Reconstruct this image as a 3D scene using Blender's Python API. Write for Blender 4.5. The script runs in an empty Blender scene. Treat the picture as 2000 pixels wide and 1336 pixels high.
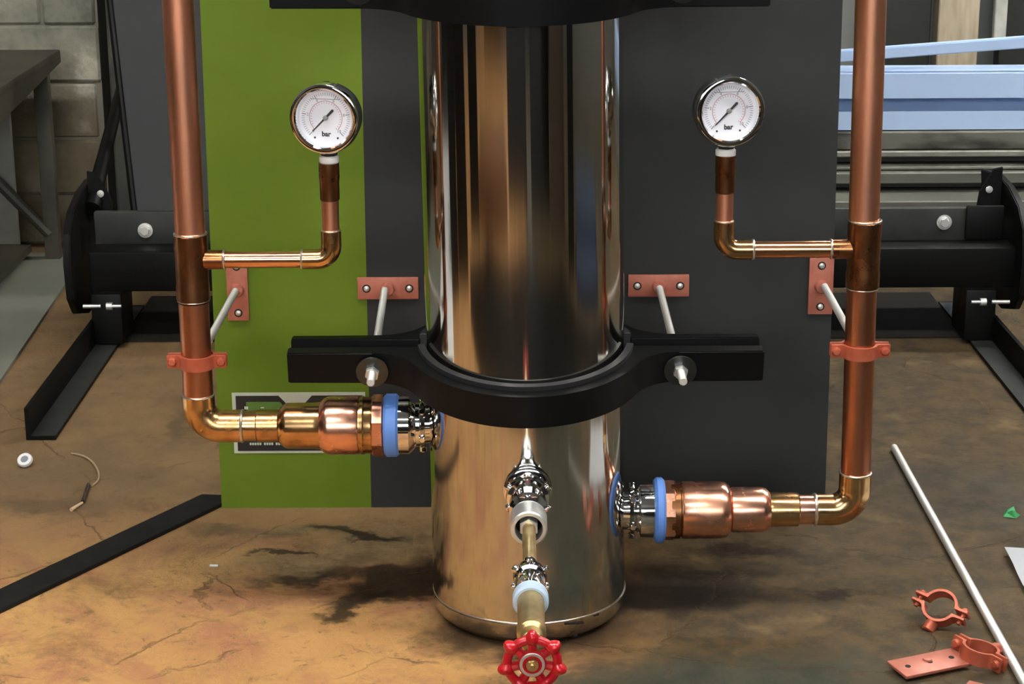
import bpy, bmesh, math, random
from mathutils import Vector, Matrix

random.seed(7)
S = bpy.context.scene
COL = S.collection
PI = math.pi

# ------------------------------------------------------------------ camera, world, lights, exposure
PITCH = math.radians(16.1)
ROLL = math.radians(0.28)
cam_data = bpy.data.cameras.new('camera')
cam_data.sensor_width = 36.0
cam_data.lens = 3900.0 / 2000.0 * 36.0
cam_data.clip_start = 0.05
cam_data.clip_end = 60
cam = bpy.data.objects.new('camera', cam_data)
COL.objects.link(cam)
cam.matrix_world = (Matrix.Translation((0, -1.75, 0.768)) @ Matrix.Rotation(PI / 2 - PITCH, 4, 'X')
                    @ Matrix.Rotation(-ROLL, 4, 'Z'))
S.camera = cam

w = bpy.data.worlds.new('world')
S.world = w
w.use_nodes = True
w.node_tree.nodes['Background'].inputs[0].default_value = (0.75, 0.86, 1.0, 1)
w.node_tree.nodes['Background'].inputs[1].default_value = 0.3

S.view_settings.view_transform = 'Standard'
S.view_settings.look = 'None'
S.view_settings.gamma = 1.0
S.view_settings.use_curve_mapping = False
S.view_settings.exposure = 1.05

TUBE_POWER = 30.0       # emission of the ceiling tubes
WINDOW_POWER = 5.5      # emission of the frosted daylight panes

# ------------------------------------------------------------------ materials
def mat(name, base=(0.5, 0.5, 0.5), rough=0.5, metal=0.0, var=None, scale=20.0, bump=0.0, bscale=80.0,
        rvar=0.0, coat=0.0, aniso=0.0, arot=0.0, detail=6.0, spec=0.5, vramp=(0.35, 0.65), stretch=(1, 1, 1), emis=None, trans=0.0):
    m = bpy.data.materials.new(name)
    m.use_nodes = True
    nt = m.node_tree
    b = nt.nodes['Principled BSDF']
    b.inputs['Base Color'].default_value = (*base, 1)
    b.inputs['Roughness'].default_value = rough
    b.inputs['Metallic'].default_value = metal
    b.inputs['Coat Weight'].default_value = coat
    b.inputs['Specular IOR Level'].default_value = spec
    if trans:
        b.inputs['Transmission Weight'].default_value = trans
    if aniso:
        b.inputs['Anisotropic'].default_value = aniso
        b.inputs['Anisotropic Rotation'].default_value = arot
        tg = nt.nodes.new('ShaderNodeTangent')
        tg.direction_type = 'RADIAL'
        tg.axis = 'Z'
        nt.links.new(tg.outputs[0], b.inputs['Tangent'])
    if emis:
        b.inputs['Emission Color'].default_value = (*emis[0], 1)
        b.inputs['Emission Strength'].default_value = emis[1]
    if var or rvar or bump:
        tc = nt.nodes.new('ShaderNodeTexCoord')
        mp = nt.nodes.new('ShaderNodeMapping')
        mp.inputs['Scale'].default_value = stretch
        nt.links.new(tc.outputs['Object'], mp.inputs[0])
        n = nt.nodes.new('ShaderNodeTexNoise')
        n.inputs['Scale'].default_value = scale
        n.inputs['Detail'].default_value = detail
        nt.links.new(mp.outputs[0], n.inputs['Vector'])
        if var:
            cr = nt.nodes.new('ShaderNodeValToRGB')
            cr.color_ramp.elements[0].position = vramp[0]
            cr.color_ramp.elements[1].position = vramp[1]
            cr.color_ramp.elements[0].color = (*base, 1)
            cr.color_ramp.elements[1].color = (*var, 1)
            nt.links.new(n.outputs['Fac'], cr.inputs[0])
            nt.links.new(cr.outputs[0], b.inputs['Base Color'])
        if rvar:
            mr = nt.nodes.new('ShaderNodeMapRange')
            mr.inputs[1].default_value = 0.3
            mr.inputs[2].default_value = 0.7
            mr.inputs[3].default_value = max(0.02, rough - rvar)
            mr.inputs[4].default_value = rough + rvar
            nt.links.new(n.outputs['Fac'], mr.inputs[0])
            nt.links.new(mr.outputs[0], b.inputs['Roughness'])
        if bump:
            n2 = nt.nodes.new('ShaderNodeTexNoise')
            n2.inputs['Scale'].default_value = bscale
            n2.inputs['Detail'].default_value = 5
            nt.links.new(mp.outputs[0], n2.inputs['Vector'])
            bp = nt.nodes.new('ShaderNodeBump')
            bp.inputs['Strength'].default_value = 1.0
            bp.inputs['Distance'].default_value = bump
            nt.links.new(n2.outputs['Fac'], bp.inputs['Height'])
            nt.links.new(bp.outputs[0], b.inputs['Normal'])
    return m

M = {}
M['steel'] = mat('polished_steel', (0.58, 0.56, 0.52), 0.075, 1.0, bump=0.00005, bscale=14, stretch=(1, 1, 0.12), aniso=0.95, arot=0.25)
M['copper'] = mat('copper_tube', (0.95, 0.44, 0.27), 0.36, 1.0, var=(0.74, 0.30, 0.17), scale=30, rvar=0.08,
                  stretch=(1, 1, 0.3), vramp=(0.4, 0.7))
M['copper_low'] = mat('dark_brown_copper', (0.62, 0.25, 0.13), 0.34, 1.0, var=(0.42, 0.16, 0.08), scale=25, rvar=0.06, stretch=(1, 1, 0.3), vramp=(0.35, 0.7))  # darker, browner copper for the lower pipes
M['copper_h'] = mat('bright_copper_tube', (0.95, 0.52, 0.30), 0.2, 1.0, var=(0.72, 0.34, 0.17), scale=25, rvar=0.06,
                    stretch=(0.3, 1, 1))
M['copper_dark'] = mat('heat_darkened_copper', (0.38, 0.16, 0.07), 0.3, 1.0, var=(0.22, 0.10, 0.042), scale=40,
                       rvar=0.1, vramp=(0.38, 0.62))
M['copper_gold'] = mat('golden_tarnished_copper', (0.80, 0.50, 0.23), 0.22, 1.0, var=(0.46, 0.26, 0.11), scale=45,
                       rvar=0.08)
M['copper_pink'] = mat('pink_flame_marked_copper', (0.93, 0.50, 0.36), 0.25, 1.0, var=(0.86, 0.43, 0.28), scale=35,
                       rvar=0.07)
M['solder'] = mat('solder_silver', (0.85, 0.78, 0.70), 0.32, 1.0, bump=0.0004, bscale=300)
M['chrome'] = mat('chrome_fitting', (0.88, 0.88, 0.88), 0.07, 1.0)
M['brass'] = mat('cast_brass', (0.78, 0.60, 0.30), 0.4, 1.0, var=(0.64, 0.47, 0.22), scale=90, bump=0.0002, bscale=400)
M['zinc'] = mat('zinc_plated_steel', (0.80, 0.80, 0.77), 0.42, 0.85, rvar=0.08, scale=200)
M['zinc_bright'] = mat('bright_zinc', (0.74, 0.73, 0.69), 0.45, 0.7)
M['ptfe'] = mat('white_thread_tape', (0.85, 0.84, 0.82), 0.55, bump=0.0003, bscale=500)
M['blue_tape'] = mat('blue_thread_seal', (0.13, 0.30, 0.78), 0.45, bump=0.0004, bscale=250)
M['pale_tape'] = mat('pale_blue_seal', (0.55, 0.70, 0.86), 0.45, bump=0.0004, bscale=250)
M['terracotta'] = mat('copper_coloured_paint', (0.52, 0.125, 0.065), 0.42, 0.25, var=(0.42, 0.09, 0.045), scale=60,
                      bump=0.00015, bscale=200)
M['terracotta_pale'] = mat('pale_copper_coloured_paint', (0.50, 0.17, 0.115), 0.45, 0.2, var=(0.42, 0.13, 0.085), scale=80)
M['black'] = mat('black_painted_steel', (0.010, 0.010, 0.010), 0.5, rvar=0.06, scale=40, spec=0.25)
M['black_satin'] = mat('black_powder_coat', (0.0045, 0.0045, 0.0048), 0.42, spec=0.16)
M['rubber'] = mat('rubber_liner', (0.02, 0.02, 0.022), 0.5)
M['frame_black'] = mat('trolley_black_paint', (0.0028, 0.0028, 0.0026), 0.5, bump=0.0002, bscale=200, spec=0.18)
M['frame_grey'] = mat('worn_dark_grey_paint', (0.018, 0.019, 0.017), 0.5, var=(0.030, 0.032, 0.028), scale=25)
M['red'] = mat('red_enamel', (0.55, 0.008, 0.016), 0.28, coat=0.4)
M['dial'] = mat('dial_white', (0.90, 0.89, 0.95), 0.5)
M['dial_red'] = mat('dial_red_print', (0.55, 0.28, 0.32), 0.6)
M['ink'] = mat('black_ink', (0.03, 0.03, 0.03), 0.6)
M['ink_grey'] = mat('grey_ink', (0.27, 0.26, 0.28), 0.6)
M['hole'] = mat('dark_hole', (0.01, 0.007, 0.006), 0.8)
M['green_print'] = mat('logo_green', (0.10, 0.20, 0.03), 0.5)
M['white_print'] = mat('logo_white', (0.60, 0.62, 0.50), 0.5)
M['black_print'] = mat('logo_black', (0.016, 0.016, 0.016), 0.45)
M['mat_sheet'] = mat('grey_green_sheet', (0.175, 0.18, 0.14), 0.6, var=(0.20, 0.205, 0.165), scale=6)
M['bench'] = mat('rusty_bench_steel', (0.030, 0.026, 0.018), 0.6, var=(0.055, 0.045, 0.028), scale=15)
M['bench_leg'] = mat('bench_leg_steel', (0.05, 0.045, 0.032), 0.6, var=(0.08, 0.07, 0.05), scale=20)
M['under'] = mat('grey_galvanised_sheet', (0.20, 0.19, 0.15), 0.55, var=(0.10, 0.10, 0.085), scale=9)
M['mortar'] = mat('mortar', (0.19, 0.17, 0.13), 0.9, bump=0.002, bscale=90)
M['backpanel'] = mat('slate_grey_board', (0.020, 0.021, 0.022), 0.6, spec=0.3, var=(0.025, 0.026, 0.026), scale=4)
M['post_dark'] = mat('dark_olive_post', (0.05, 0.052, 0.042), 0.8, var=(0.09, 0.09, 0.07), scale=15)
M['blue_steel'] = mat('pale_blue_paint', (0.50, 0.66, 0.95), 0.4, var=(0.47, 0.63, 0.90), scale=8)
M['grey_steel'] = mat('grey_oily_steel', (0.085, 0.087, 0.072), 0.5, 0.0, var=(0.13, 0.13, 0.105), scale=10, stretch=(0.3, 1, 3))
M['dark_steel'] = mat('dark_steel', (0.022, 0.022, 0.018), 0.5, 0.2)
M['light_steel'] = mat('light_steel_edge', (0.24, 0.24, 0.20), 0.5, 0.0, var=(0.15, 0.15, 0.12), scale=20)
M['concrete_bits'] = mat('mottled_grey', (0.13, 0.13, 0.105), 0.7, var=(0.018, 0.018, 0.014), scale=22, stretch=(0.35, 1, 1), vramp=(0.45, 0.6))
M['wood'] = mat('pale_timber', (0.46, 0.39, 0.28), 0.7, var=(0.33, 0.27, 0.18), scale=18, stretch=(4, 4, 0.6))
M['white_post'] = mat('chalky_white_post', (0.50, 0.51, 0.46), 0.8, var=(0.34, 0.35, 0.31), scale=25)
M['grey_post'] = mat('grey_painted_post', (0.17, 0.185, 0.18), 0.5)
M['wall_paint'] = mat('dull_room_wall', (0.11, 0.105, 0.095), 0.9)
M['paper'] = mat('white_paper', (0.84, 0.86, 0.90), 0.7)
M['cord'] = mat('beige_cord', (0.38, 0.27, 0.15), 0.6)
M['stub'] = mat('dark_brown_stub', (0.03, 0.015, 0.006), 0.6)
M['stick'] = mat('tan_chip', (0.62, 0.42, 0.24), 0.6)
M['green_bit'] = mat('green_plastic', (0.06, 0.36, 0.12), 0.4)
M['white_plastic'] = mat('white_plastic', (0.85, 0.84, 0.83), 0.4)
M['grey_hole'] = mat('grey_recess', (0.20, 0.21, 0.24), 0.5)
M['tube_glow'] = mat('fluorescent_glow', (1, 1, 1), 0.5, emis=((1.0, 0.985, 0.94), TUBE_POWER))
M['pane'] = mat('frosted_daylight_pane', (0.8, 0.8, 0.8), 0.5, emis=((0.92, 0.97, 1.0), WINDOW_POWER))
M['pale_panel'] = mat('pale_grey_panel', (0.30, 0.30, 0.28), 0.6)
M['washer'] = mat('dull_washer', (0.085, 0.09, 0.09), 0.3, 0.9)
M['beam_shade'] = mat('beam_shade_brown', (0.011, 0.009, 0.006), 0.8, spec=0.2, var=(0.018, 0.014, 0.009), scale=12)  # shade under the crossbeam, put into a colour
M['card'] = mat('brown_cardboard', (0.42, 0.26, 0.12), 0.8)
M['slab_blue'] = mat('reflected_blue', (0.028, 0.045, 0.085), 0.6)  # blue of the slabs added for the tank's reflection
M['glass'] = mat('clear_glass', (1, 1, 1), 0.02, trans=1.0)


def nodes_floor():
    """stained concrete: tan base, brown and grey stains of their own shape, painted tank shade, hairline cracks"""
    m = bpy.data.materials.new('stained_concrete')
    m.use_nodes = True
    nt = m.node_tree
    N, L = nt.nodes, nt.links
    b = N['Principled BSDF']
    tc = N.new('ShaderNodeTexCoord')

    def noise(scale, detail=8, dist=0.0, rough=0.6):
        n = N.new('ShaderNodeTexNoise')
        n.inputs['Scale'].default_value = scale
        n.inputs['Detail'].default_value = detail
        n.inputs['Roughness'].default_value = rough
        n.inputs['Distortion'].default_value = dist
        L.new(tc.outputs['Object'], n.inputs['Vector'])
        return n

    def ramp(src, a, c):
        r = N.new('ShaderNodeMapRange')
        r.interpolation_type = 'SMOOTHSTEP'
        r.inputs[1].default_value = a
        r.inputs[2].default_value = c
        L.new(src, r.inputs[0])
        return r.outputs[0]

    def mix(a, c, f):
        x = N.new('ShaderNodeMix')
        x.data_type = 'RGBA'
        if isinstance(f, float):
            x.inputs[0].default_value = f
        else:
            L.new(f, x.inputs[0])
        for i, v in ((6, a), (7, c)):
            if isinstance(v, tuple):
                x.inputs[i].default_value = (*v, 1)
            else:
                L.new(v, x.inputs[i])
        return x.outputs[2]

    def math_(op, a, c):
        x = N.new('ShaderNodeMath')
        x.operation = op
        for i, v in enumerate((a, c)):
            if isinstance(v, (int, float)):
                x.inputs[i].default_value = v
            else:
                L.new(v, x.inputs[i])
        return x.outputs[0]

    # warped coordinates give the stains ragged outlines
    wn = noise(16, 8)
    sub = N.new('ShaderNodeVectorMath'); sub.operation = 'SUBTRACT'
    L.new(wn.outputs['Color'], sub.inputs[0]); sub.inputs[1].default_value = (0.5, 0.5, 0.5)
    scl = N.new('ShaderNodeVectorMath'); scl.operation = 'SCALE'
    L.new(sub.outputs[0], scl.inputs[0]); scl.inputs['Scale'].default_value = 0.14
    add = N.new('ShaderNodeVectorMath'); add.operation = 'ADD'
    L.new(tc.outputs['Object'], add.inputs[0]); L.new(scl.outputs[0], add.inputs[1])

    def blob(cx, cy, rx, ry, rot=0.0, soft=0.5):
        mp = N.new('ShaderNodeMapping')
        mp.vector_type = 'TEXTURE'
        mp.inputs['Location'].default_value = (cx, cy, 0)
        mp.inputs['Rotation'].default_value = (0, 0, rot)
        mp.inputs['Scale'].default_value = (rx, ry, 1)
        L.new(add.outputs[0], mp.inputs[0])
        ln = N.new('ShaderNodeVectorMath'); ln.operation = 'LENGTH'
        L.new(mp.outputs[0], ln.inputs[0])
        r = ramp(ln.outputs['Value'], 1.0 - soft, 1.0 + soft * 0.4)
        return math_('SUBTRACT', 1.0, r)

    n1 = noise(5, 9)
    n2 = noise(28, 10, 0.3, 0.72)
    n3 = noise(110, 8, 0.0, 0.75)
    tan = mix((0.50, 0.26, 0.10), (0.62, 0.35, 0.125), ramp(n1.outputs['Fac'], 0.35, 0.65))
    tan = mix(tan, (0.44, 0.20, 0.10), ramp(noise(9, 10, 0.5, 0.7).outputs['Fac'], 0.45, 0.62))
    tan = mix(tan, (0.36, 0.19, 0.085), ramp(n2.outputs['Fac'], 0.5, 0.75))
    tan = mix(tan, (0.22, 0.12, 0.05), ramp(n3.outputs['Fac'], 0.62, 0.78))
    vp = N.new('ShaderNodeTexVoronoi'); vp.inputs['Scale'].default_value = 55
    L.new(add.outputs[0], vp.inputs['Vector'])
    pit = math_('MULTIPLY', math_('SUBTRACT', 1.0, ramp(vp.outputs['Distance'], 0.10, 0.28)), ramp(n2.outputs['Fac'], 0.48, 0.6))
    tan = mix(tan, (0.20, 0.105, 0.045), math_('MULTIPLY', pit, 0.75))
    c = tan
    # broad tonal areas with light falloff painted in: brownish floor further back and right
    yb = N.new('ShaderNodeSeparateXYZ'); L.new(add.outputs[0], yb.inputs[0])
    back = ramp(yb.outputs[1], -0.10, 0.38)
    c = mix(c, mix((0.22, 0.135, 0.064), (0.165, 0.105, 0.052), ramp(n1.outputs['Fac'], 0.4, 0.6)), back)
    right = ramp(yb.outputs[0], 0.02, 0.17)
    rb = mix((0.100, 0.066, 0.030), (0.054, 0.038, 0.021), ramp(n2.outputs['Fac'], 0.4, 0.62))
    rb = mix(rb, (0.175, 0.118, 0.055), ramp(noise(12, 9).outputs['Fac'], 0.56, 0.72))
    c = mix(c, rb, right)
    # named stains; the dark blobs round the tank also paint in its shadow
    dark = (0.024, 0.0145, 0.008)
    olive = mix((0.20, 0.145, 0.075), (0.12, 0.085, 0.045), ramp(n2.outputs['Fac'], 0.4, 0.6))
    for a in [(-0.20, 0.115, 0.11, 0.05, 0.1, 0.7), (-0.12, 0.18, 0.10, 0.06, 0.0, 0.8), (-0.20, 0.20, 0.10, 0.02, -0.1, 0.7)]:
        c = mix(c, olive, math_('MULTIPLY', blob(*a), 0.8))
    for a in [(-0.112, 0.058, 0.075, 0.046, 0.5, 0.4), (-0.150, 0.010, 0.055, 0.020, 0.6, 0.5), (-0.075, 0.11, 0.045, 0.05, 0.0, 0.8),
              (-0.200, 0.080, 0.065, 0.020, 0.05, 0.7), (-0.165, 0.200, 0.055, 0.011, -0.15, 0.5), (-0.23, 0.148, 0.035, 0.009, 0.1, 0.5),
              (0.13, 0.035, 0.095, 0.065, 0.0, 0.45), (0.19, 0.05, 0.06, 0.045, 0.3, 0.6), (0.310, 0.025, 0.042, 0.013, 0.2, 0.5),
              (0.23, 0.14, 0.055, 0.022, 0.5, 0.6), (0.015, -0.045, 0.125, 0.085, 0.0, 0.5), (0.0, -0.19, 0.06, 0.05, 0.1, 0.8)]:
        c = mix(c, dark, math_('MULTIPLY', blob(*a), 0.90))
    for a in [(-0.50, 0.285, 0.10, 0.035, -0.15, 0.8), (-0.31, 0.22, 0.05, 0.02, 0.1, 0.7),
              (-0.40, 0.55, 0.02, 0.09, 0.2, 0.9)]:
        c = mix(c, (0.10, 0.066, 0.036), math_('MULTIPLY', blob(*a), 0.75))
    grey = mix((0.034, 0.036, 0.024), (0.055, 0.053, 0.034), ramp(n2.outputs['Fac'], 0.4, 0.6))
    for a in [(0.175, -0.165, 0.155, 0.082, 0.03, 0.35), (0.20, -0.17, 0.14, 0.07, 0.05, 0.7),
              (0.08, -0.20, 0.08, 0.05, 0, 0.7)]:
        c = mix(c, grey, math_('MULTIPLY', blob(*a), 0.85))
    dk = mix((0.070, 0.055, 0.036), (0.045, 0.037, 0.026), ramp(n2.outputs['Fac'], 0.4, 0.6))
    c = mix(c, dk, math_('MULTIPLY', blob(0.50, 0.30, 0.16, 0.13, -0.6, 0.6), 0.85))
    c = mix(c, dk, math_('MULTIPLY', blob(0.40, 0.62, 0.06, 0.12, 0.3, 0.8), 0.6))
    c = mix(c, grey, math_('MULTIPLY', blob(0.32, -0.42, 0.33, 0.27, 0.0, 0.35), 0.9))
    # hairline cracks
    cs = N.new('ShaderNodeVectorMath'); cs.operation = 'SCALE'
    L.new(sub.outputs[0], cs.inputs[0]); cs.inputs['Scale'].default_value = 0.045
    crk = N.new('ShaderNodeVectorMath'); crk.operation = 'ADD'
    L.new(tc.outputs['Object'], crk.inputs[0]); L.new(cs.outputs[0], crk.inputs[1])
    vo = N.new('ShaderNodeTexVoronoi'); vo.feature = 'DISTANCE_TO_EDGE'
    vo.inputs['Scale'].default_value = 4.2
    L.new(tc.outputs['Object'], vo.inputs['Vector']); L.new(crk.outputs[0], vo.inputs['Vector'])
    crack = math_('SUBTRACT', 1.0, ramp(vo.outputs[0], 0.001, 0.009))
    crack = math_('MULTIPLY', crack, ramp(noise(7, 4).outputs['Fac'], 0.42, 0.6))
    c = mix(c, (0.09, 0.05, 0.022), math_('MULTIPLY', crack, 0.5))
    # pale spots
    c = mix(c, (0.50, 0.38, 0.22), math_('MULTIPLY', ramp(noise(130, 3).outputs['Fac'], 0.72, 0.8), 0.5))
    c = mix(c, (0.07, 0.042, 0.022), math_('MULTIPLY', ramp(noise(6.0, 12, 0.8, 0.78).outputs['Fac'], 0.52, 0.66), 0.40))
    c = mix(c, (0.09, 0.055, 0.028), math_('MULTIPLY', ramp(noise(38, 12, 0.4, 0.82).outputs['Fac'], 0.54, 0.66), 0.55))
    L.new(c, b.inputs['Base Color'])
    b.inputs['Specular IOR Level'].default_value = 0.22
    rr = ramp(n1.outputs['Fac'], 0.3, 0.7)
    mr = N.new('ShaderNodeMapRange'); mr.inputs[3].default_value = 0.55; mr.inputs[4].default_value = 0.8
    L.new(rr, mr.inputs[0]); L.new(mr.outputs[0], b.inputs['Roughness'])
    bp = N.new('ShaderNodeBump'); bp.inputs['Distance'].default_value = 0.005
    h = math_('SUBTRACT', n2.outputs['Fac'], math_('MULTIPLY', crack, 0.8))
    L.new(h, bp.inputs['Height']); bp.inputs['Strength'].default_value = 0.6
    L.new(bp.outputs[0], b.inputs['Normal'])
    return m

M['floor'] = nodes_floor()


def nodes_board():
    """display board: green painted area on the left, charcoal on the right"""
    m = bpy.data.materials.new('green_and_charcoal_board')
    m.use_nodes = True
    nt = m.node_tree
    N, L = nt.nodes, nt.links
    b = N['Principled BSDF']
    tc = N.new('ShaderNodeTexCoord')
    sp = N.new('ShaderNodeSeparateXYZ'); L.new(tc.outputs['Object'], sp.inputs[0])
    ma = N.new('ShaderNodeMath'); ma.operation = 'MULTIPLY_ADD'
    L.new(sp.outputs[2], ma.inputs[0]); ma.inputs[1].default_value = -0.004; L.new(sp.outputs[0], ma.inputs[2])
    gt = N.new('ShaderNodeMath'); gt.operation = 'GREATER_THAN'
    L.new(ma.outputs[0], gt.inputs[0]); gt.inputs[1].default_value = -0.1525
    n = N.new('ShaderNodeTexNoise'); n.inputs['Scale'].default_value = 9; n.inputs['Detail'].default_value = 4
    L.new(tc.outputs['Object'], n.inputs['Vector'])
    g = N.new('ShaderNodeValToRGB')
    g.color_ramp.elements[0].color = (0.105, 0.168, 0.009, 1); g.color_ramp.elements[0].position = 0.35
    g.color_ramp.elements[1].color = (0.132, 0.200, 0.013, 1); g.color_ramp.elements[1].position = 0.65
    L.new(n.outputs['Fac'], g.inputs[0])
    d = N.new('ShaderNodeValToRGB')
    d.color_ramp.elements[0].color = (0.026, 0.027, 0.027, 1); d.color_ramp.elements[0].position = 0.35
    d.color_ramp.elements[1].color = (0.033, 0.034, 0.034, 1); d.color_ramp.elements[1].position = 0.65
    L.new(n.outputs['Fac'], d.inputs[0])
    x = N.new('ShaderNodeMix'); x.data_type = 'RGBA'
    L.new(gt.outputs[0], x.inputs[0]); L.new(g.outputs[0], x.inputs[6]); L.new(d.outputs[0], x.inputs[7])
    L.new(x.outputs[2], b.inputs['Base Color'])
    b.inputs['Roughness'].default_value = 0.55
    b.inputs['Specular IOR Level'].default_value = 0.25
    return m

M['board'] = nodes_board()


def nodes_block():
    m = bpy.data.materials.new('old_painted_block')
    m.use_nodes = True
    nt = m.node_tree
    N, L = nt.nodes, nt.links
    b = N['Principled BSDF']
    tc = N.new('ShaderNodeTexCoord')
    oi = N.new('ShaderNodeObjectInfo')
    n = N.new('ShaderNodeTexNoise'); n.inputs['Scale'].default_value = 7; n.inputs['Detail'].default_value = 9
    n.inputs['Roughness'].default_value = 0.62
    L.new(tc.outputs['Object'], n.inputs['Vector'])
    r = N.new('ShaderNodeValToRGB')
    e = r.color_ramp.elements
    e[0].position = 0.36; e[0].color = (0.085, 0.08, 0.058, 1)
    e[1].position = 0.62; e[1].color = (0.50, 0.47, 0.38, 1)
    k = e.new(0.45); k.color = (0.22, 0.215, 0.165, 1)
    k = e.new(0.55); k.color = (0.30, 0.28, 0.215, 1)
    L.new(n.outputs['Fac'], r.inputs[0])
    # damp-stained brownish zone low on the wall
    sp = N.new('ShaderNodeSeparateXYZ'); L.new(tc.outputs['Object'], sp.inputs[0])
    ad = N.new('ShaderNodeMath'); ad.operation = 'MULTIPLY_ADD'
    L.new(n.outputs['Fac'], ad.inputs[0]); ad.inputs[1].default_value = 0.3; L.new(sp.outputs[2], ad.inputs[2])
    mr = N.new('ShaderNodeMapRange'); mr.inputs[1].default_value = 0.36; mr.inputs[2].default_value = 0.46
    mr.inputs[3].default_value = 0.75; mr.inputs[4].default_value = 0.0
    L.new(ad.outputs[0], mr.inputs[0])
    x = N.new('ShaderNodeMix'); x.data_type = 'RGBA'
    L.new(mr.outputs[0], x.inputs[0]); L.new(r.outputs[0], x.inputs[6]); x.inputs[7].default_value = (0.135, 0.095, 0.048, 1)
    L.new(x.outputs[2], b.inputs['Base Color'])
    b.inputs['Roughness'].default_value = 0.85
    bp = N.new('ShaderNodeBump'); bp.inputs['Distance'].default_value = 0.012
    L.new(n.outputs['Fac'], bp.inputs['Height']); L.new(bp.outputs[0], b.inputs['Normal'])
    return m

M['block'] = nodes_block()

# ------------------------------------------------------------------ geometry helpers
ORIG = {}

def smooth(me, ang=35):
    for p in me.polygons:
        p.use_smooth = True
    me.set_sharp_from_angle(angle=math.radians(ang))

def obj(name, bm, material, parent=None, label=None, cat=None, group=None, kind=None, sm=True, ang=35, local=False):
    """link a bmesh in world coordinates (or in its parent's coordinates when local) as one object"""
    me = bpy.data.meshes.new(name)
    bmesh.ops.recalc_face_normals(bm, faces=bm.faces)
    o = bpy.data.objects.new(name, me)
    COL.objects.link(o)
    if parent is not None:
        o.parent = parent
        org = ORIG.get(parent.name, Vector((0, 0, 0)))
        ORIG[o.name] = org
        if not local:
            bm.transform(Matrix.Translation(-org))
    bm.to_mesh(me); bm.free()
    if sm:
        smooth(me, ang)
    me.materials.append(M[material])
    if label: o['label'] = label
    if cat: o['category'] = cat
    if group: o['group'] = group
    if kind: o['kind'] = kind
    return o

def thing(name, label, cat, loc=(0, 0, 0), group=None, rot=None):
    o = bpy.data.objects.new(name, None)
    COL.objects.link(o)
    o.empty_display_size = 0.02
    o.location = loc
    if rot: o.rotation_euler = rot
    o['label'] = label; o['category'] = cat
    if group: o['group'] = group
    ORIG[o.name] = Vector(loc)
    return o

def B(): return bmesh.new()

def box(bm, lo, hi, bev=0.0, seg=2, mtx=None):
    r = bmesh.ops.create_cube(bm, size=1.0)
    vs = r['verts']
    c = [(lo[i] + hi[i]) / 2 for i in range(3)]
    s = [abs(hi[i] - lo[i]) for i in range(3)]
    for v in vs:
        v.co = Vector((v.co.x * s[0] + c[0], v.co.y * s[1] + c[1], v.co.z * s[2] + c[2]))
    if bev:
        es = list({e for v in vs for e in v.link_edges})
        g = bmesh.ops.bevel(bm, geom=es, offset=bev, segments=seg, affect='EDGES', profile=0.5)
        vs = list({v for f in g['faces'] for v in f.verts} | {v for v in vs if v.is_valid})
    if mtx:
        for v in vs: v.co = mtx @ v.co
    return vs

def prism(bm, pts, axis, a, b, bev=0.0, mtx=None):
    """extrude a 2D outline along an axis; axis 'X': pts=(y,z), 'Y': pts=(x,z), 'Z': pts=(x,y)"""
    def P(p, t):
        if axis == 'X': return Vector((t, p[0], p[1]))
        if axis == 'Y': return Vector((p[0], t, p[1]))
        return Vector((p[0], p[1], t))
    va = [bm.verts.new(P(p, a)) for p in pts]
    vb = [bm.verts.new(P(p, b)) for p in pts]
    n = len(pts)
    f = [bm.faces.new(va), bm.faces.new(list(reversed(vb)))]
    for i in range(n):
        f.append(bm.faces.new((va[i], vb[i], vb[(i + 1) % n], va[(i + 1) % n])))
    vs = va + vb
    if bev:
        es = [e for e in {e for v in vs for e in v.link_edges}]
        es = [e for e in es if (e.verts[0] in va) == (e.verts[1] in va)]
        g = bmesh.ops.bevel(bm, geom=es, offset=bev, segments=2, affect='EDGES')
        vs = list({v for x in g['faces'] for v in x.verts} | {v for v in vs if v.is_valid})
    if mtx:
        for v in vs: v.co = mtx @ v.co
    return vs

def frame_of(d):
    d = Vector(d).normalized()
    up = Vector((0, 0, 1)) if abs(d.z) < 0.9 else Vector((0, 1, 0))
    x = up.cross(d).normalized()
    y = d.cross(x)
    return d, x, y

def lathe(bm, org, d, prof, seg=32, phase=0.0, closed=False):
    """revolve (t, r) around direction d from org"""
    d, x, y = frame_of(d)
    org = Vector(org)
    rings = []
    for t, r in prof:
        if r < 1e-7:
            rings.append([bm.verts.new(org + d * t)])
        else:
            rings.append([bm.verts.new(org + d * t + (x * math.cos(2 * PI * k / seg + phase) + y * math.sin(2 * PI * k / seg + phase)) * r)
                          for k in range(seg)])
    m = len(rings)
    rng = range(m) if closed else range(m - 1)
    for i in rng:
        a, b = rings[i], rings[(i + 1) % m]
        for k in range(seg):
            k2 = (k + 1) % seg
            if len(a) == 1 and len(b) == 1: continue
            if len(a) == 1: bm.faces.new((a[0], b[k], b[k2]))
            elif len(b) == 1: bm.faces.new((a[k], a[k2], b[0]))
            else: bm.faces.new((a[k], a[k2], b[k2], b[k]))
    if not closed:
        for rg in (rings[0], rings[-1]):
            if len(rg) > 2: bm.faces.new(rg)

def cyl(bm, p0, p1, r, seg=24, bev=0.0, r1=None):
    p0, p1 = Vector(p0), Vector(p1)
    L = (p1 - p0).length
    r1 = r if r1 is None else r1
    if bev:
        prof = [(0, r - bev), (bev, r), (L - bev, r1), (L, r1 - bev)]
    else:
        prof = [(0, r), (L, r1)]
    lathe(bm, p0, p1 - p0, prof, seg)

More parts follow.
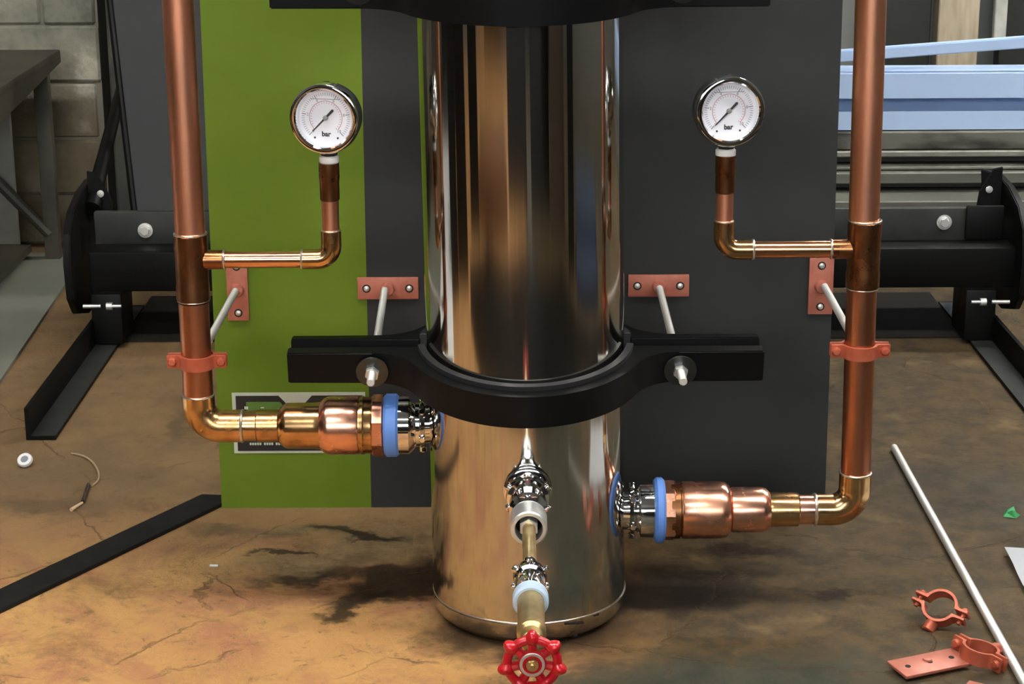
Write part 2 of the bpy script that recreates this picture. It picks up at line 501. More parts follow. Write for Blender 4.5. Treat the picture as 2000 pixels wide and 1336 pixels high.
def tube(bm, pts, r, seg=24, cap=True):
    pts = [Vector(p) for p in pts]
    n = len(pts)
    rs = r if isinstance(r, (list, tuple)) else [r] * n
    T = []
    for i in range(n):
        a = pts[max(0, i - 1)]; b = pts[min(n - 1, i + 1)]
        T.append((b - a).normalized())
    _, x, y = frame_of(T[0])
    rings = []
    for i in range(n):
        if i:
            q = T[i - 1].rotation_difference(T[i])
            x = q @ x
        x = (x - T[i] * x.dot(T[i])).normalized()
        y = T[i].cross(x)
        rings.append([bm.verts.new(pts[i] + (x * math.cos(2 * PI * k / seg) + y * math.sin(2 * PI * k / seg)) * rs[i]) for k in range(seg)])
    for i in range(n - 1):
        for k in range(seg):
            k2 = (k + 1) % seg
            bm.faces.new((rings[i][k], rings[i][k2], rings[i + 1][k2], rings[i + 1][k]))
    if cap:
        bm.faces.new(rings[0]); bm.faces.new(list(reversed(rings[-1])))

def bend(p0, corner, p1, rad, n=12):
    """points of a line p0-corner-p1 with a rounded corner"""
    p0, c, p1 = Vector(p0), Vector(corner), Vector(p1)
    u = (p0 - c).normalized(); v = (p1 - c).normalized()
    ang = u.angle(v)
    t = rad / math.tan(ang / 2)
    a = c + u * t; b = c + v * t
    cen = c + (u + v).normalized() * (rad / math.sin(ang / 2))
    out = [p0]
    for i in range(n + 1):
        s = i / n
        q = (a - cen).lerp(b - cen, s).normalized() * rad
        out.append(cen + q)
    out.append(p1)
    return out

def hexa(bm, p0, p1, r, phase=0.0):
    lathe(bm, p0, Vector(p1) - Vector(p0), [(0, r * 0.93), (0.0009, r), ((Vector(p1) - Vector(p0)).length - 0.0009, r), ((Vector(p1) - Vector(p0)).length, r * 0.93)], 6, phase)

def ring_band(bm, p0, p1, r_in, r_out, seg=48, rnd=0.0):
    L = (Vector(p1) - Vector(p0)).length
    b = rnd
    if b:
        prof = [(0, r_in), (0, r_out - b), (b, r_out), (L - b, r_out), (L, r_out - b), (L, r_in)]
    else:
        prof = [(0, r_in), (0, r_out), (L, r_out), (L, r_in)]
    lathe(bm, p0, Vector(p1) - Vector(p0), prof, seg, closed=True)

# ------------------------------------------------------------------ setting: floor, walls, ceiling, lamps, window
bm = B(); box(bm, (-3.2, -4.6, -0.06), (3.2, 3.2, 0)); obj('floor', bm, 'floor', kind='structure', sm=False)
bm = B(); box(bm, (-3.2, -4.7, 2.8), (3.2, 3.2, 2.9)); obj('ceiling', bm, 'wall_paint', kind='structure', sm=False)
bm = B(); box(bm, (-3.3, -4.6, 0), (-3.2, 1.7, 2.8)); obj('wall_left', bm, 'wall_paint', kind='structure', sm=False)
bm = B(); box(bm, (3.2, -4.6, 0), (3.3, 3.2, 2.8)); obj('wall_right', bm, 'wall_paint', kind='structure', sm=False)
bm = B()
box(bm, (-3.2, -4.7, 0), (3.2, -4.6, 1.15)); box(bm, (-3.2, -4.7, 2.0), (3.2, -4.6, 2.8))
box(bm, (-3.2, -4.7, 1.15), (-1.9, -4.6, 2.0)); box(bm, (1.9, -4.7, 1.15), (3.2, -4.6, 2.0))
obj('wall_front', bm, 'wall_paint', kind='structure', sm=False)
bm = B()
for x in (-1.9, -0.65, 0.6, 1.85): box(bm, (x, -4.69, 1.15), (x + 0.05, -4.63, 2.0))
box(bm, (-1.9, -4.69, 1.15), (1.9, -4.63, 1.2)); box(bm, (-1.9, -4.69, 1.95), (1.9, -4.63, 2.0))
win = obj('window_1', bm, 'grey_post', kind='structure', sm=False)
for x in (-1.85, -0.6, 0.65):
    bm = B(); box(bm, (x, -4.665, 1.2), (x + 1.2, -4.655, 1.95)); obj('pane', bm, 'pane', win, sm=False)

# back wall: old block wall on the left (with its blocks), dark wall behind the racks on the right
WY = 1.52
bm = B(); box(bm, (-3.2, WY + 0.002, 0), (-0.672, WY + 0.16, 2.8)); wall = obj('wall_back', bm, 'mortar', kind='structure', sm=False)
H, Wd, ZOFF = 0.0934, 0.215, -0.0073
for r in range(11):
    z = r * H + ZOFF
    x = -0.675 - (0 if r % 2 else 0.09)
    xs = []
    if r % 2 == 0: xs.append((x + 0.004, -0.675))
    while x > -1.45:
        xs.append((x - Wd + 0.004, x)); x -= Wd
    for a, b in xs:
        bm = B()
        j = random.uniform(-0.003, 0.003)
        box(bm, (a, WY - 0.004 + j, max(z, 0.001)), (b + (random.uniform(-0.006, 0.01) if b > -0.68 else 0), WY + 0.02, z + H - random.uniform(0.0015, 0.004)), 0.004, 1)
        obj('block', bm, 'block', wall, sm=False)
bm = B(); box(bm, (-0.655, WY - 0.02, 0), (-0.607, WY + 0.14, 2.8), 0.004, 1)
obj('trim_1', bm, 'post_dark', kind='structure', sm=False)
bm = B(); box(bm, (-0.56, 3.1, 0), (3.2, 3.2, 2.8)); obj('wall_right_back', bm, 'wall_paint', kind='structure', sm=False)
bm = B(); box(bm, (-0.60, WY + 0.02, 0), (-0.56, 3.1, 2.8)); obj('wall_return', bm, 'wall_paint', kind='structure', sm=False)

def ceiling_light(loc, half, label, along='X'):
    t = thing('ceiling_light', label, 'light', loc, 'fluorescent ceiling lights')
    x, y, z = loc
    d = Vector((1, 0, 0)) if along == 'X' else Vector((0, 1, 0))
    s = Vector((0.09, 0.09, 0)) - d * 0.09 + d * (half + 0.03)
    bm = B(); box(bm, (x - s.x, y - s.y, z), (x + s.x, y + s.y, z + 0.05)); obj('housing', bm, 'white_plastic', t, sm=False)
    for k in (-1, 1):
        off = Vector((0.045, 0.045, 0)) - d * 0.045
        c = Vector(loc) + off * k - Vector((0, 0, 0.025))
        bm = B(); cyl(bm, c - d * half, c + d * half, 0.018, 16, 0.004); obj('fluorescent_tube', bm, 'tube_glow', t)

ceiling_light((-0.9, -0.55, 2.45), 0.9, 'twin fluorescent ceiling light hanging left of the tank')
ceiling_light((1.3, -0.55, 2.25), 0.9, 'unseen twin-tube fill light added right of the tank')  # lamp added to brighten the paper and floor on the right
ceiling_light((-0.7, -2.6, 2.45), 0.7, 'twin fluorescent ceiling light behind the photographer')
ceiling_light((1.5, 1.55, 1.75), 0.9, 'unseen twin-tube fill light added above the steel racks')  # lamp added low to brighten the racks

# ------------------------------------------------------------------ display board
BY = 0.27
board = thing('display_board', 'upright display board, green left third and charcoal right, behind the steel tank', 'board', (0, BY, 0))
bm = B()
prism(bm, [(-0.3139, 0.0), (0.3365, 0.0), (0.331, 1.0), (-0.3095, 1.0)], 'Y', BY, BY + 0.012)
obj('panel', bm, 'board', board, sm=False)
for x in (-0.26, 0.27):
    bm = B(); prism(bm, [(BY + 0.012, 0), (BY + 0.16, 0), (BY + 0.16, 0.012), (BY + 0.012, 0.3)], 'X', x, x + 0.018)
    obj('support_bracket', bm, 'frame_black', board, sm=False)
# printed label, a thin sticker
y0 = BY - 0.0008
bm = B(); box(bm, (-0.2975, y0, 0.0628), (-0.156, BY + 0.0004, 0.1305))
lab = obj('label_sticker', bm, 'white_print', board, sm=False, label='white bordered logo label')
bm = B(); prism(bm, [(-0.2935, 0.0655), (-0.159, 0.0655), (-0.159, 0.1272), (-0.2125, 0.1272), (-0.2205, 0.1185), (-0.2400, 0.1185), (-0.2480, 0.1272), (-0.2935, 0.1272)], 'Y', y0 - 0.0005, BY)
obj('black_field', bm, 'black_print', lab, sm=False)
bm = B(); prism(bm, [(-0.2825, 0.085), (-0.2405, 0.085), (-0.2405, 0.112), (-0.2465, 0.1205), (-0.2825, 0.1205)], 'Y', y0 - 0.001, BY)
obj('green_emblem', bm, 'green_print', lab, sm=False)
bm = B()
x = -0.2805
for wl in (5, 4, 4):
    for k in range(wl):
        box(bm, (x, y0 - 0.001, 0.0722), (x + 0.0019, BY, 0.0748)); x += 0.0026
    x += 0.0022
obj('small_lettering', bm, 'white_print', lab, sm=False, kind='stuff')
bm = B(); box(bm, (-0.2845, y0 - 0.0013, 0.1125), (-0.2805, BY, 0.1155)); box(bm, (-0.2672, y0 - 0.0013, 0.1135), (-0.2636, BY, 0.1150))
obj('white_mark', bm, 'white_print', lab, sm=False)

# ------------------------------------------------------------------ steel tank
TX, LEAN = 0.0152, -0.0120       # x at the floor and lean in x per metre of height
def tx(z): return TX + LEAN * z
tdir = Vector((LEAN, 0, 1)).normalized()
tank = thing('steel_tank', 'tall mirror polished stainless steel tank standing on the floor before the board', 'tank', (TX, 0, 0))
bm = B(); lathe(bm, (TX, 0, 0), tdir, [(0.024, 0.0902), (0.3, 0.0902), (0.6, 0.0902), (0.95, 0.0902)], 128)
obj('shell', bm, 'steel', tank)
bm = B(); lathe(bm, (TX, 0, 0), tdir, [(0, 0.0), (0, 0.074), (0.002, 0.081), (0.007, 0.0865), (0.013, 0.0898), (0.0235, 0.0906), (0.0245, 0.0900)], 128)
obj('base_cap', bm, 'steel', tank)
bm = B()
pr = []
for k in range(97):
    a = 2 * PI * k / 96
    pr.append((TX + math.cos(a) * 0.0902, math.sin(a) * 0.0902, 0.0243))
tube(bm, pr, 0.0009, 8, cap=False)
obj('weld_seam', bm, 'solder', tank)
bm = B()
for a, zz, ww in ((-66, 0.021, 0.006), (-60, 0.0195, 0.004), (-84, 0.0195, 0.003), (-63, 0.008, 0.002), (-48, 0.0225, 0.003)):
    a = math.radians(a)
    c = Vector((TX + math.cos(a) * 0.0905, math.sin(a) * 0.0905, zz))
    mt = Matrix.Translation(c) @ Matrix.Rotation(a + PI / 2, 4, 'Z') @ Matrix.Rotation(0.12, 4, 'Y')
    box(bm, (-ww, -0.0006, -0.0008), (ww, 0.0006, 0.0008), mtx=mt)
obj('weld_mark', bm, 'hole', tank, kind='stuff')

def port(x0, x1, z, label):
    """chrome union welded to the side of the tank along X"""
    s = 1 if x1 > x0 else -1
    L = abs(x1 - x0)
    bm = B()
    lathe(bm, (x0, 0, z), (s, 0, 0), [(-0.006, 0.017), (0.004, 0.0185), (0.005, 0.022), (0.0075, 0.0235), (0.0085, 0.022), (0.0095, 0.0195), (0.013, 0.0195)], 40)
    u = obj('union_nut', bm, 'chrome', tank)
    bm = B()
    for k in range(6):
        a = 2 * PI * k / 6 + 0.3
        c = Vector((x0 + s * 0.0065, math.cos(a) * 0.0205, z + math.sin(a) * 0.0205))
        cyl(bm, c, c + Vector((0, math.cos(a), math.sin(a))) * 0.006, 0.0033, 10, 0.0008)
    obj('spanner_lug', bm, 'chrome', u, kind='stuff')
    return

port(-0.076, -0.1034, 0.185, '')
port(0.1045, 0.1333, 0.0985, '')

# drain socket line, along -Y
PX, PZ = 0.0133, 0.1539
bm = B(); lathe(bm, (PX, -0.083, PZ), (0, -1, 0), [(0, 0.019), (0.004, 0.0215), (0.012, 0.0215), (0.0135, 0.019)], 40)
obj('drain_boss', bm, 'chrome', tank)

# ------------------------------------------------------------------ drain valve
valve = thing('drain_valve', 'brass drain valve with chrome nipples and red handwheel projecting from the tank front', 'valve', (PX, -0.1, PZ))
def yl(name, material, prof, seg=32, phase=0.0, lab=None, par=None, ang=35):
    bm = B(); lathe(bm, (PX, 0, PZ), (0, -1, 0), prof, seg, phase); return obj(name, bm, material, par or valve, label=lab, ang=ang)
yl('chrome_nipple', 'chrome', [(0.096, 0.012), (0.104, 0.012), (0.105, 0.0185), (0.112, 0.0195), (0.118, 0.0185), (0.119, 0.013), (0.128, 0.013), (0.129, 0.0165), (0.143, 0.0165), (0.145, 0.0145), (0.16, 0.0145), (0.162, 0.0158)], 40)
bm = B()
for k in range(6):
    a = 2 * PI * k / 6 + PI / 2
    c = Vector((PX + math.cos(a) * 0.0155, -0.112, PZ + math.sin(a) * 0.0155))
    cyl(bm, c, c + Vector((math.cos(a), 0, math.sin(a))) * 0.0065, 0.0036, 12, 0.001)
    c = Vector((PX + math.cos(a + .5) * 0.0135, -0.136, PZ + math.sin(a + .5) * 0.0135))
    cyl(bm, c, c + Vector((math.cos(a + .5), 0, math.sin(a + .5))) * 0.005, 0.003, 12, 0.001)
obj('spanner_lug', bm, 'chrome', valve, kind='stuff')
bm = B(); ring_band(bm, (PX, -0.16, PZ), (PX, -0.188, PZ), 0.0118, 0.0156, 40, 0.0012); obj('socket', bm, 'zinc', valve, label='open ended zinc socket')
bm = B(); lathe(bm, (PX, 0, PZ), (0, -1, 0), [(0.162, 0.0116), (0.17, 0.0116)], 32); obj('socket_recess', bm, 'black_satin', valve)
yl('hex_bushing', 'zinc', [(0.170, 0.0085), (0.186, 0.0085), (0.1865, 0.0078)], 6, PI / 6, ang=20)
yl('brass_nipple', 'brass', [(0.184, 0.0056), (0.272, 0.0056)], 24)
yl('chrome_union', 'chrome', [(0.262, 0.0058), (0.27, 0.0065), (0.278, 0.0075), (0.284, 0.0075), (0.285, 0.0125), (0.290, 0.0135), (0.295, 0.0125), (0.296, 0.0100), (0.303, 0.0100), (0.304, 0.0125), (0.327, 0.0125), (0.328, 0.0118)], 40)
bm = B()
for k in range(6):
    a = 2 * PI * k / 6 + PI / 2
    c = Vector((PX + math.cos(a) * 0.011, -0.290, PZ + math.sin(a) * 0.011))
    cyl(bm, c, c + Vector((math.cos(a), 0, math.sin(a))) * 0.005, 0.0027, 12, 0.0008)
    c = Vector((PX + math.cos(a + .5) * 0.0105, -0.309, PZ + math.sin(a + .5) * 0.0105))
    cyl(bm, c, c + Vector((math.cos(a + .5), 0, math.sin(a + .5))) * 0.0045, 0.0023, 12, 0.0008)
obj('spanner_lug', bm, 'chrome', valve, kind='stuff')
bm = B(); ring_band(bm, (PX, -0.328, PZ), (PX, -0.341, PZ), 0.0105, 0.0139, 40, 0.0015); obj('seal_ring', bm, 'pale_tape', valve, label='pale blue thread seal ring')
yl('valve_body', 'brass', [(0.330, 0.0096), (0.334, 0.0104), (0.388, 0.0104), (0.390, 0.0110), (0.398, 0.0110), (0.401, 0.0085), (0.412, 0.0085), (0.414, 0.0068), (0.425, 0.0068), (0.427, 0.0045), (0.452, 0.0045)], 24)
# handwheel
WYc = -0.447
wheel_bm = B()
nl, R0 = 7, 0.0180
rings = []
N1, N2 = 140, 12
for i in range(N1):
    a = 2 * PI * i / N1
    lob = max(0.0, math.cos(nl * (a - PI / 2)))
    rr = R0 + 0.0018 * lob ** 1.2
    rt = 0.0034 + 0.0024 * lob ** 1.1
    ring = []
    for k in range(N2):
        b = 2 * PI * k / N2
        q = rr + math.cos(b) * rt
        ring.append(wheel_bm.verts.new((PX + math.cos(a) * q, WYc + math.sin(b) * rt, PZ + math.sin(a) * q)))
    rings.append(ring)
for i in range(N1):
    for k in range(N2):
        wheel_bm.faces.new((rings[i][k], rings[i][(k + 1) % N2], rings[(i + 1) % N1][(k + 1) % N2], rings[(i + 1) % N1][k]))
hw = obj('handwheel', wheel_bm, 'red', valve, label='red lobed handwheel')
bm = B()
for k in range(nl):
    a = 2 * PI * k / nl + PI / 2
    d = Vector((math.cos(a), 0, math.sin(a)))
    c = Vector((PX, WYc + 0.001, PZ))
    tube(bm, [c + d * 0.005, c + d * 0.010, c + d * 0.016], [0.0042, 0.0034, 0.0036], 10)
obj('spoke', bm, 'red', hw)
bm = B(); lathe(bm, (PX, WYc + 0.004, PZ), (0, -1, 0), [(0, 0.0098), (0.006, 0.0102), (0.0072, 0.0090), (0.0072, 0.0052), (0.0062, 0.005)], 32)
obj('hub', bm, 'red', hw)
bm = B(); ring_band(bm, (PX, WYc - 0.0028, PZ), (PX, WYc - 0.004, PZ), 0.0070, 0.0092, 32, 0.0004); obj('name_ring', bm, 'zinc', hw, label='bare metal ring round the hub')
bm = B(); hexa(bm, (PX, WYc - 0.0022, PZ), (PX, WYc - 0.0058, PZ), 0.0042, 0.2); cyl(bm, (PX, WYc - 0.0055, PZ), (PX, WYc - 0.0078, PZ), 0.0021, 12, 0.0005)
obj('hub_nut', bm, 'brass', hw, label='brass coloured hub nut')

# ------------------------------------------------------------------ split clamps
def half_clamp(sign, cx, ri, ro, ex, y_in, y_out, fil, n=40):
    """outline in the XY plane of one half clamp: ear, fillet, arc, fillet, ear. sign -1 is the front half"""
    yo, yi = y_out, y_in
    # outer path from left ear end to right ear end
    def path(R, y, f):
        # fillet of radius f tangent to line Y=y and to circle R (outside of circle)
        cyy = y + f
        dx = math.sqrt(max(1e-9, (R + f) ** 2 - cyy ** 2))
        a0 = math.atan2(cyy, dx)          # angle on the circle of the tangent point
        right = []
        for i in range(9):
            # fillet arc centre (dx, cyy); from pointing to circle centre to pointing down (-y)
            s = i / 8
            b0 = math.atan2(-cyy, -dx)    # towards circle centre
            if b0 < 0: b0 += 2 * PI
            b = b0 + (1.5 * PI - b0) * s
            right.append((dx + math.cos(b) * f, cyy + math.sin(b) * f))
        arc = []
        for i in range(n + 1):
            a = a0 + (PI - 2 * a0) * i / n
            arc.append((math.cos(a) * R, math.sin(a) * R))
        # arc runs right to left
        P = [(ex, y)] + list(reversed(right)) + arc[1:-1] + [(-px, py) for px, py in right] + [(-ex, y)]
        return P
    O = path(ro, yo, fil)
    I = path(ri, yi, 0.001)
    pts = O + list(reversed(I))
    return [(cx + px, sign * py) for px, py in pts]

def clamp(cx, zc, h, ri, ro, ex, yi, yo, fil, tilt, t, material, names, bev=0.001):
    mt = Matrix.Translation((0, -yi, zc)) @ Matrix.Rotation(tilt, 4, 'X') @ Matrix.Translation((0, yi, -zc))
    bm = B(); prism(bm, half_clamp(-1, cx, ri, ro, ex, yi, yo, fil), 'Z', zc - h / 2, zc + h / 2, bev, mtx=mt)
    f = obj(names[0], bm, material, t)
    bm = B(); prism(bm, half_clamp(1, cx, ri, ro, ex, yi, yo, fil), 'Z', zc - h / 2, zc + h / 2, bev)
    b = obj(names[1], bm, material, t)
    return f, b, mt

def liner(cx, zc, h, r0, r1, half, mt, parent, material='rubber'):
    bm = B()
    pts = []
    n = 48
    a0 = math.radians(8)
    for i in range(n + 1):
        a = a0 + (PI - 2 * a0) * i / n
        pts.append((cx + math.cos(a) * r1, half * math.sin(a) * r1))
    for i in range(n, -1, -1):
        a = a0 + (PI - 2 * a0) * i / n
        pts.append((cx + math.cos(a) * r0, half * math.sin(a) * r0))
    prism(bm, pts, 'Z', zc - h / 2, zc + h / 2, 0.0008, mtx=mt)
    return obj('rubber_liner', bm, material, parent)

def main_clamp(zc, tilt, label):
    cx = tx(zc)
    t = thing('tank_clamp', label, 'clamp', (cx, 0, zc), 'black split clamps round the tank')
    f, b, mt = clamp(cx, zc, 0.0305, 0.0975, 0.1095, 0.2150, 0.0110, 0.0235, 0.045, tilt, t, 'black_satin', ('front_half', 'back_half'), 0.0012)
    liner(cx, zc + 0.0015, 0.036, 0.0922, 0.0985, -1, mt, f)
    liner(cx, zc + 0.0015, 0.036, 0.0915, 0.0980, 1, None, b)
    return t

main_clamp(0.248, math.radians(10.5), 'lower black split clamp gripping the tank above the valve')
main_clamp(0.584, math.radians(3.5), 'upper black split clamp at the top edge of the picture')

# ------------------------------------------------------------------ threaded rods and wall plates
def threaded(bm, p0, p1, r=0.0038, pitch=0.0016):
    p0, p1 = Vector(p0), Vector(p1)
    L = (p1 - p0).length
    prof = [(0, r * 0.8)]
    t = 0.0008
    while t < L - 0.001:
        prof.append((t, r * 0.86)); prof.append((t + pitch / 2, r)); t += pitch
    prof.append((L, r * 0.8))
    lathe(bm, p0, p1 - p0, prof, 14)

def rod_set(p0, p1, label, nuts=True, yn=-0.0255):
    t = thing('threaded_rod', label, 'threaded rod', p0, 'threaded rods between board and clamps')
    bm = B(); threaded(bm, p0, p1); obj('rod', bm, 'zinc_bright', t)
    if nuts:
        p0, p1 = Vector(p0), Vector(p1)
        u = (p1 - p0).normalized()
        def at(y): return p0 + u * ((y - p0.y) / u.y)
        tilt = Matrix.Rotation(math.radians(10.5), 3, 'X')
        n = (tilt @ Vector((0, -1, 0)))
        c = at(yn)
        bm = B(); lathe(bm, c, n, [(0, 0.0145), (0.0004, 0.0149), (0.0014, 0.0149), (0.0018, 0.0145)], 32); obj('washer', bm, 'washer', t)
        bm = B(); hexa(bm, c + n * 0.0018, c + n * 0.0075, 0.0068, 0.3); obj('nut', bm, 'zinc', t)
        c = at(0.0237)
        bm = B(); cyl(bm, c, c + Vector((0, 0.0016, 0)), 0.0145, 28); obj('washer', bm, 'washer', t)
        bm = B(); hexa(bm, c + Vector((0, 0.0016, 0)), c + Vector((0, 0.0085, 0)), 0.0076, 0.1); obj('nut', bm, 'zinc', t)
    return t

rod_set((-0.1324, BY - 0.004, 0.2445), (-0.1255, -0.060, 0.2430), 'zinc threaded rod through the left ear of the lower tank clamp')
rod_set((0.1538, BY - 0.004, 0.2450), (0.1515, -0.061, 0.2430), 'zinc threaded rod through the right ear of the lower tank clamp')
for x0, x1, lb in ((-0.135, -0.130, 'left'), (0.151, 0.1475, 'right')):
    rod_set((x0, BY - 0.004, 0.590), (x1, -0.035, 0.586), 'threaded rod of the upper tank clamp, %s end, washer cut by the picture edge' % lb)
rod_set((-0.2875, BY - 0.004, 0.2440), (-0.2868, 0.0185, 0.2475), 'short threaded rod from the green board to the left pipe clip', nuts=False)
rod_set((0.3254, BY - 0.004, 0.2460), (0.3175, 0.0185, 0.2535), 'short threaded rod from the board to the right pipe clip', nuts=False)

def wall_plate(x, z, vertical, label, hx=0.0318, hz=0.0118):
    if vertical: hx, hz = 0.0112 if x < 0 else 0.0128, 0.0335 if x < 0 else 0.0305
    t = thing('wall_plate', label, 'wall plate', (x, BY, z), 'copper coloured fixing plates on the board')
    bm = B(); box(bm, (x - hx, BY - 0.0035, z - hz), (x + hx, BY + 0.0, z + hz), 0.0008); obj('plate', bm, 'terracotta_pale', t)
    bm = B(); lathe(bm, (x, BY - 0.0034, z), (0, -1, 0), [(0, 0.0072), (0.006, 0.0066), (0.007, 0.0058)], 24); obj('boss', bm, 'terracotta_pale', t)
    for s in (-1, 1):
        c = Vector((x + (0 if vertical else s * (hx - 0.0095)), BY - 0.0033, z + (s * (hz - 0.0085) if vertical else 0)))
        bm = B(); lathe(bm, c, (0, -1, 0), [(0, 0.0044), (0.0003, 0.0044), (0.0003, 0.0038)], 20)
        h = obj('screw_hole', bm, 'hole', t)
        bm = B(); lathe(bm, c, (0, -1, 0), [(0, 0.0031), (0.0012, 0.0029), (0.0019, 0.0018), (0.002, 0)], 20)
        obj('screw', bm, 'zinc', t)
    return t

wall_plate(-0.1292, 0.2446, False, 'horizontal copper coloured plate half on the green, left of the tank')
wall_plate(0.1533, 0.2460, False, 'horizontal copper coloured plate on charcoal, right of the tank')
wall_plate(-0.2862, 0.2440, True, 'upright copper coloured plate on the green beside the left pipe')
wall_plate(0.3226, 0.2448, True, 'upright copper coloured plate beside the right pipe')

# ------------------------------------------------------------------ left copper pipework
def xl(bm, org_z, prof, seg=40, phase=0.0, x0=0.0):
    """lathe along +X with t measured as x"""
    lathe(bm, (x0, 0, org_z), (1, 0, 0), prof, seg, phase)

def lx(z): return -0.2885            # left riser
left = thing('copper_pipework', 'left copper riser bending right into the tank, with a branch for the gauge', 'pipe', (-0.2885, 0, 0.183), 'copper pipe runs beside the tank')
ZL = 0.1835
RP = 0.0137
bm = B(); cyl(bm, (-0.2900, 0, 1.1), (-0.2885, 0, 0.36), RP, 48); obj('upper_pipe', bm, 'copper', left)
bm = B(); cyl(bm, (-0.2885, 0, 0.302), (-0.2885, 0, 0.205), RP, 48); obj('lower_pipe', bm, 'copper_low', left)
def solder_ring(c, d, r, parent, rr=0.0011):
    bm = B()
    d, x, y = frame_of(d)
    pts = [Vector(c) + (x * math.cos(2 * PI * k / 40) + y * math.sin(2 * PI * k / 40)) * r for k in range(41)]
    tube(bm, pts, [rr * random.uniform(0.8, 1.15) for _ in pts], 8, cap=False)
    return obj('solder_ring', bm, 'solder', parent)
def make_tee(x, zt, zb, zbr, s, parent):
    bm = B(); lathe(bm, (x, 0, zb), (0, 0, 1), [(0, 0.0142), (0.001, 0.0152), (0.013, 0.0152), (0.0165, 0.0148), (zt - zb - 0.0165, 0.0148), (zt - zb - 0.013, 0.0152), (zt - zb - 0.001, 0.0152), (zt - zb, 0.0142)], 48)
    lathe(bm, (x, 0, zbr), (s, 0, 0), [(0.0, 0.0098), (0.014, 0.0094), (0.017, 0.0088), (0.0285, 0.0088), (0.0293, 0.0080)], 32)
    te = obj('tee', bm, 'copper_dark', parent, label='heat darkened copper tee')
    solder_ring((x, 0, zt + 0.0002), (0, 0, 1), 0.0144, te)
    solder_ring((x, 0, zb - 0.0002), (0, 0, 1), 0.0142, te, 0.0006)
    solder_ring((x + s * 0.0296, 0, zbr), (1, 0, 0), 0.0080, te, 0.0013)
    return te
def branch(x0, xe, zb, ztop, parent, s):
    """15 mm branch from the tee to the elbow, then up to the gauge"""
    r = 0.0078
    bm = B(); cyl(bm, (x0, 0, zb), (xe - s * 0.018, 0, zb), r, 32); obj('branch_pipe', bm, 'copper_h', parent)
    bm = B()
    tube(bm, bend((xe - s * 0.026, 0, zb), (xe, 0, zb), (xe, 0, zb + 0.026), 0.0125, 14), 0.0091, 32)
    el = obj('branch_elbow', bm, 'copper_gold', parent, label='small tarnished elbow below the gauge')
    solder_ring((xe - s * 0.0265, 0, zb), (1, 0, 0), 0.0082, el, 0.0013)
    solder_ring((xe, 0, zb + 0.0265), (0, 0, 1), 0.0081, el, 0.0009)
    bm = B(); cyl(bm, (xe, 0, zb + 0.02), (xe, 0, ztop - 0.03), r, 32); obj('gauge_pipe', bm, 'copper', parent)
    bm = B(); lathe(bm, (xe, 0, ztop - 0.034), (0, 0, 1), [(0, 0.0078), (0.001, 0.0088), (0.018, 0.0088), (0.020, 0.0092), (0.034, 0.0092)], 32); obj('gauge_socket', bm, 'copper_dark', parent)
make_tee(-0.2885, 0.3655, 0.304, 0.3415, 1, left)
branch(-0.262, -0.1621, 0.3415, 0.4295, left, 1)
# bottom elbow and the run of fittings into the tank
bm = B(); tube(bm, bend((-0.2885, 0, 0.2135), (-0.2885, 0, ZL), (-0.2500, 0, ZL), 0.021, 18), 0.0151, 48)
el = obj('elbow', bm, 'copper_gold', left, label='golden tarnished elbow')
solder_ring((-0.2885, 0, 0.2138), (0, 0, 1), 0.0143, el)
solder_ring((-0.2492, 0, ZL), (1, 0, 0), 0.0143, el, 0.0016)
bm = B(); xl(bm, ZL, [(-0.2500, 0.0138), (-0.236, 0.0140), (-0.235, 0.0150), (-0.2155, 0.0150), (-0.2145, 0.0142)]); obj('reducer_sleeve', bm, 'copper_gold', left)
bm = B(); xl(bm, ZL, [(-0.2160, 0.0148), (-0.2135, 0.0178), (-0.2095, 0.0206), (-0.2075, 0.0212), (-0.183, 0.0212), (-0.1815, 0.0216), (-0.1765, 0.0219), (-0.1755, 0.0225)]); obj('reducer', bm, 'copper_gold', left)
bm = B(); xl(bm, ZL, [(-0.1770, 0.0222), (-0.1740, 0.0250), (-0.1705, 0.0268), (-0.1685, 0.0270), (-0.1425, 0.0270), (-0.1412, 0.0262)]); obj('adapter_body', bm, 'copper_pink', left, label='large pinkish copper adapter')
bm = B(); xl(bm, ZL, [(-0.1412, 0.0252), (-0.1400, 0.0252), (-0.1398, 0.0268), (-0.1372, 0.0272), (-0.1355, 0.0262), (-0.1300, 0.0262), (-0.1285, 0.0255)]); obj('adapter_collar', bm, 'copper_gold', left)
bm = B(); lathe(bm, (-0.1300, 0, ZL), (1, 0, 0), [(0, 0.0262), (0.002, 0.0286), (0.0105, 0.0286), (0.012, 0.026)], 8, PI / 8); obj('hex_nut', bm, 'copper_pink', left, ang=20)
bm = B(); ring_band(bm, (-0.1180, 0, ZL), (-0.1045, 0, ZL), 0.024, 0.0292, 56, 0.0022); obj('seal_band', bm, 'blue_tape', left, label='blue thread seal band')
bm = B(); xl(bm, ZL, [(-0.1090, 0.0262), (-0.1040, 0.0268), (-0.0950, 0.0268), (-0.0935, 0.0255), (-0.0905, 0.0225), (-0.0885, 0.0200), (-0.0840, 0.0200)]); obj('chrome_socket', bm, 'chrome', left, label='chrome socket')

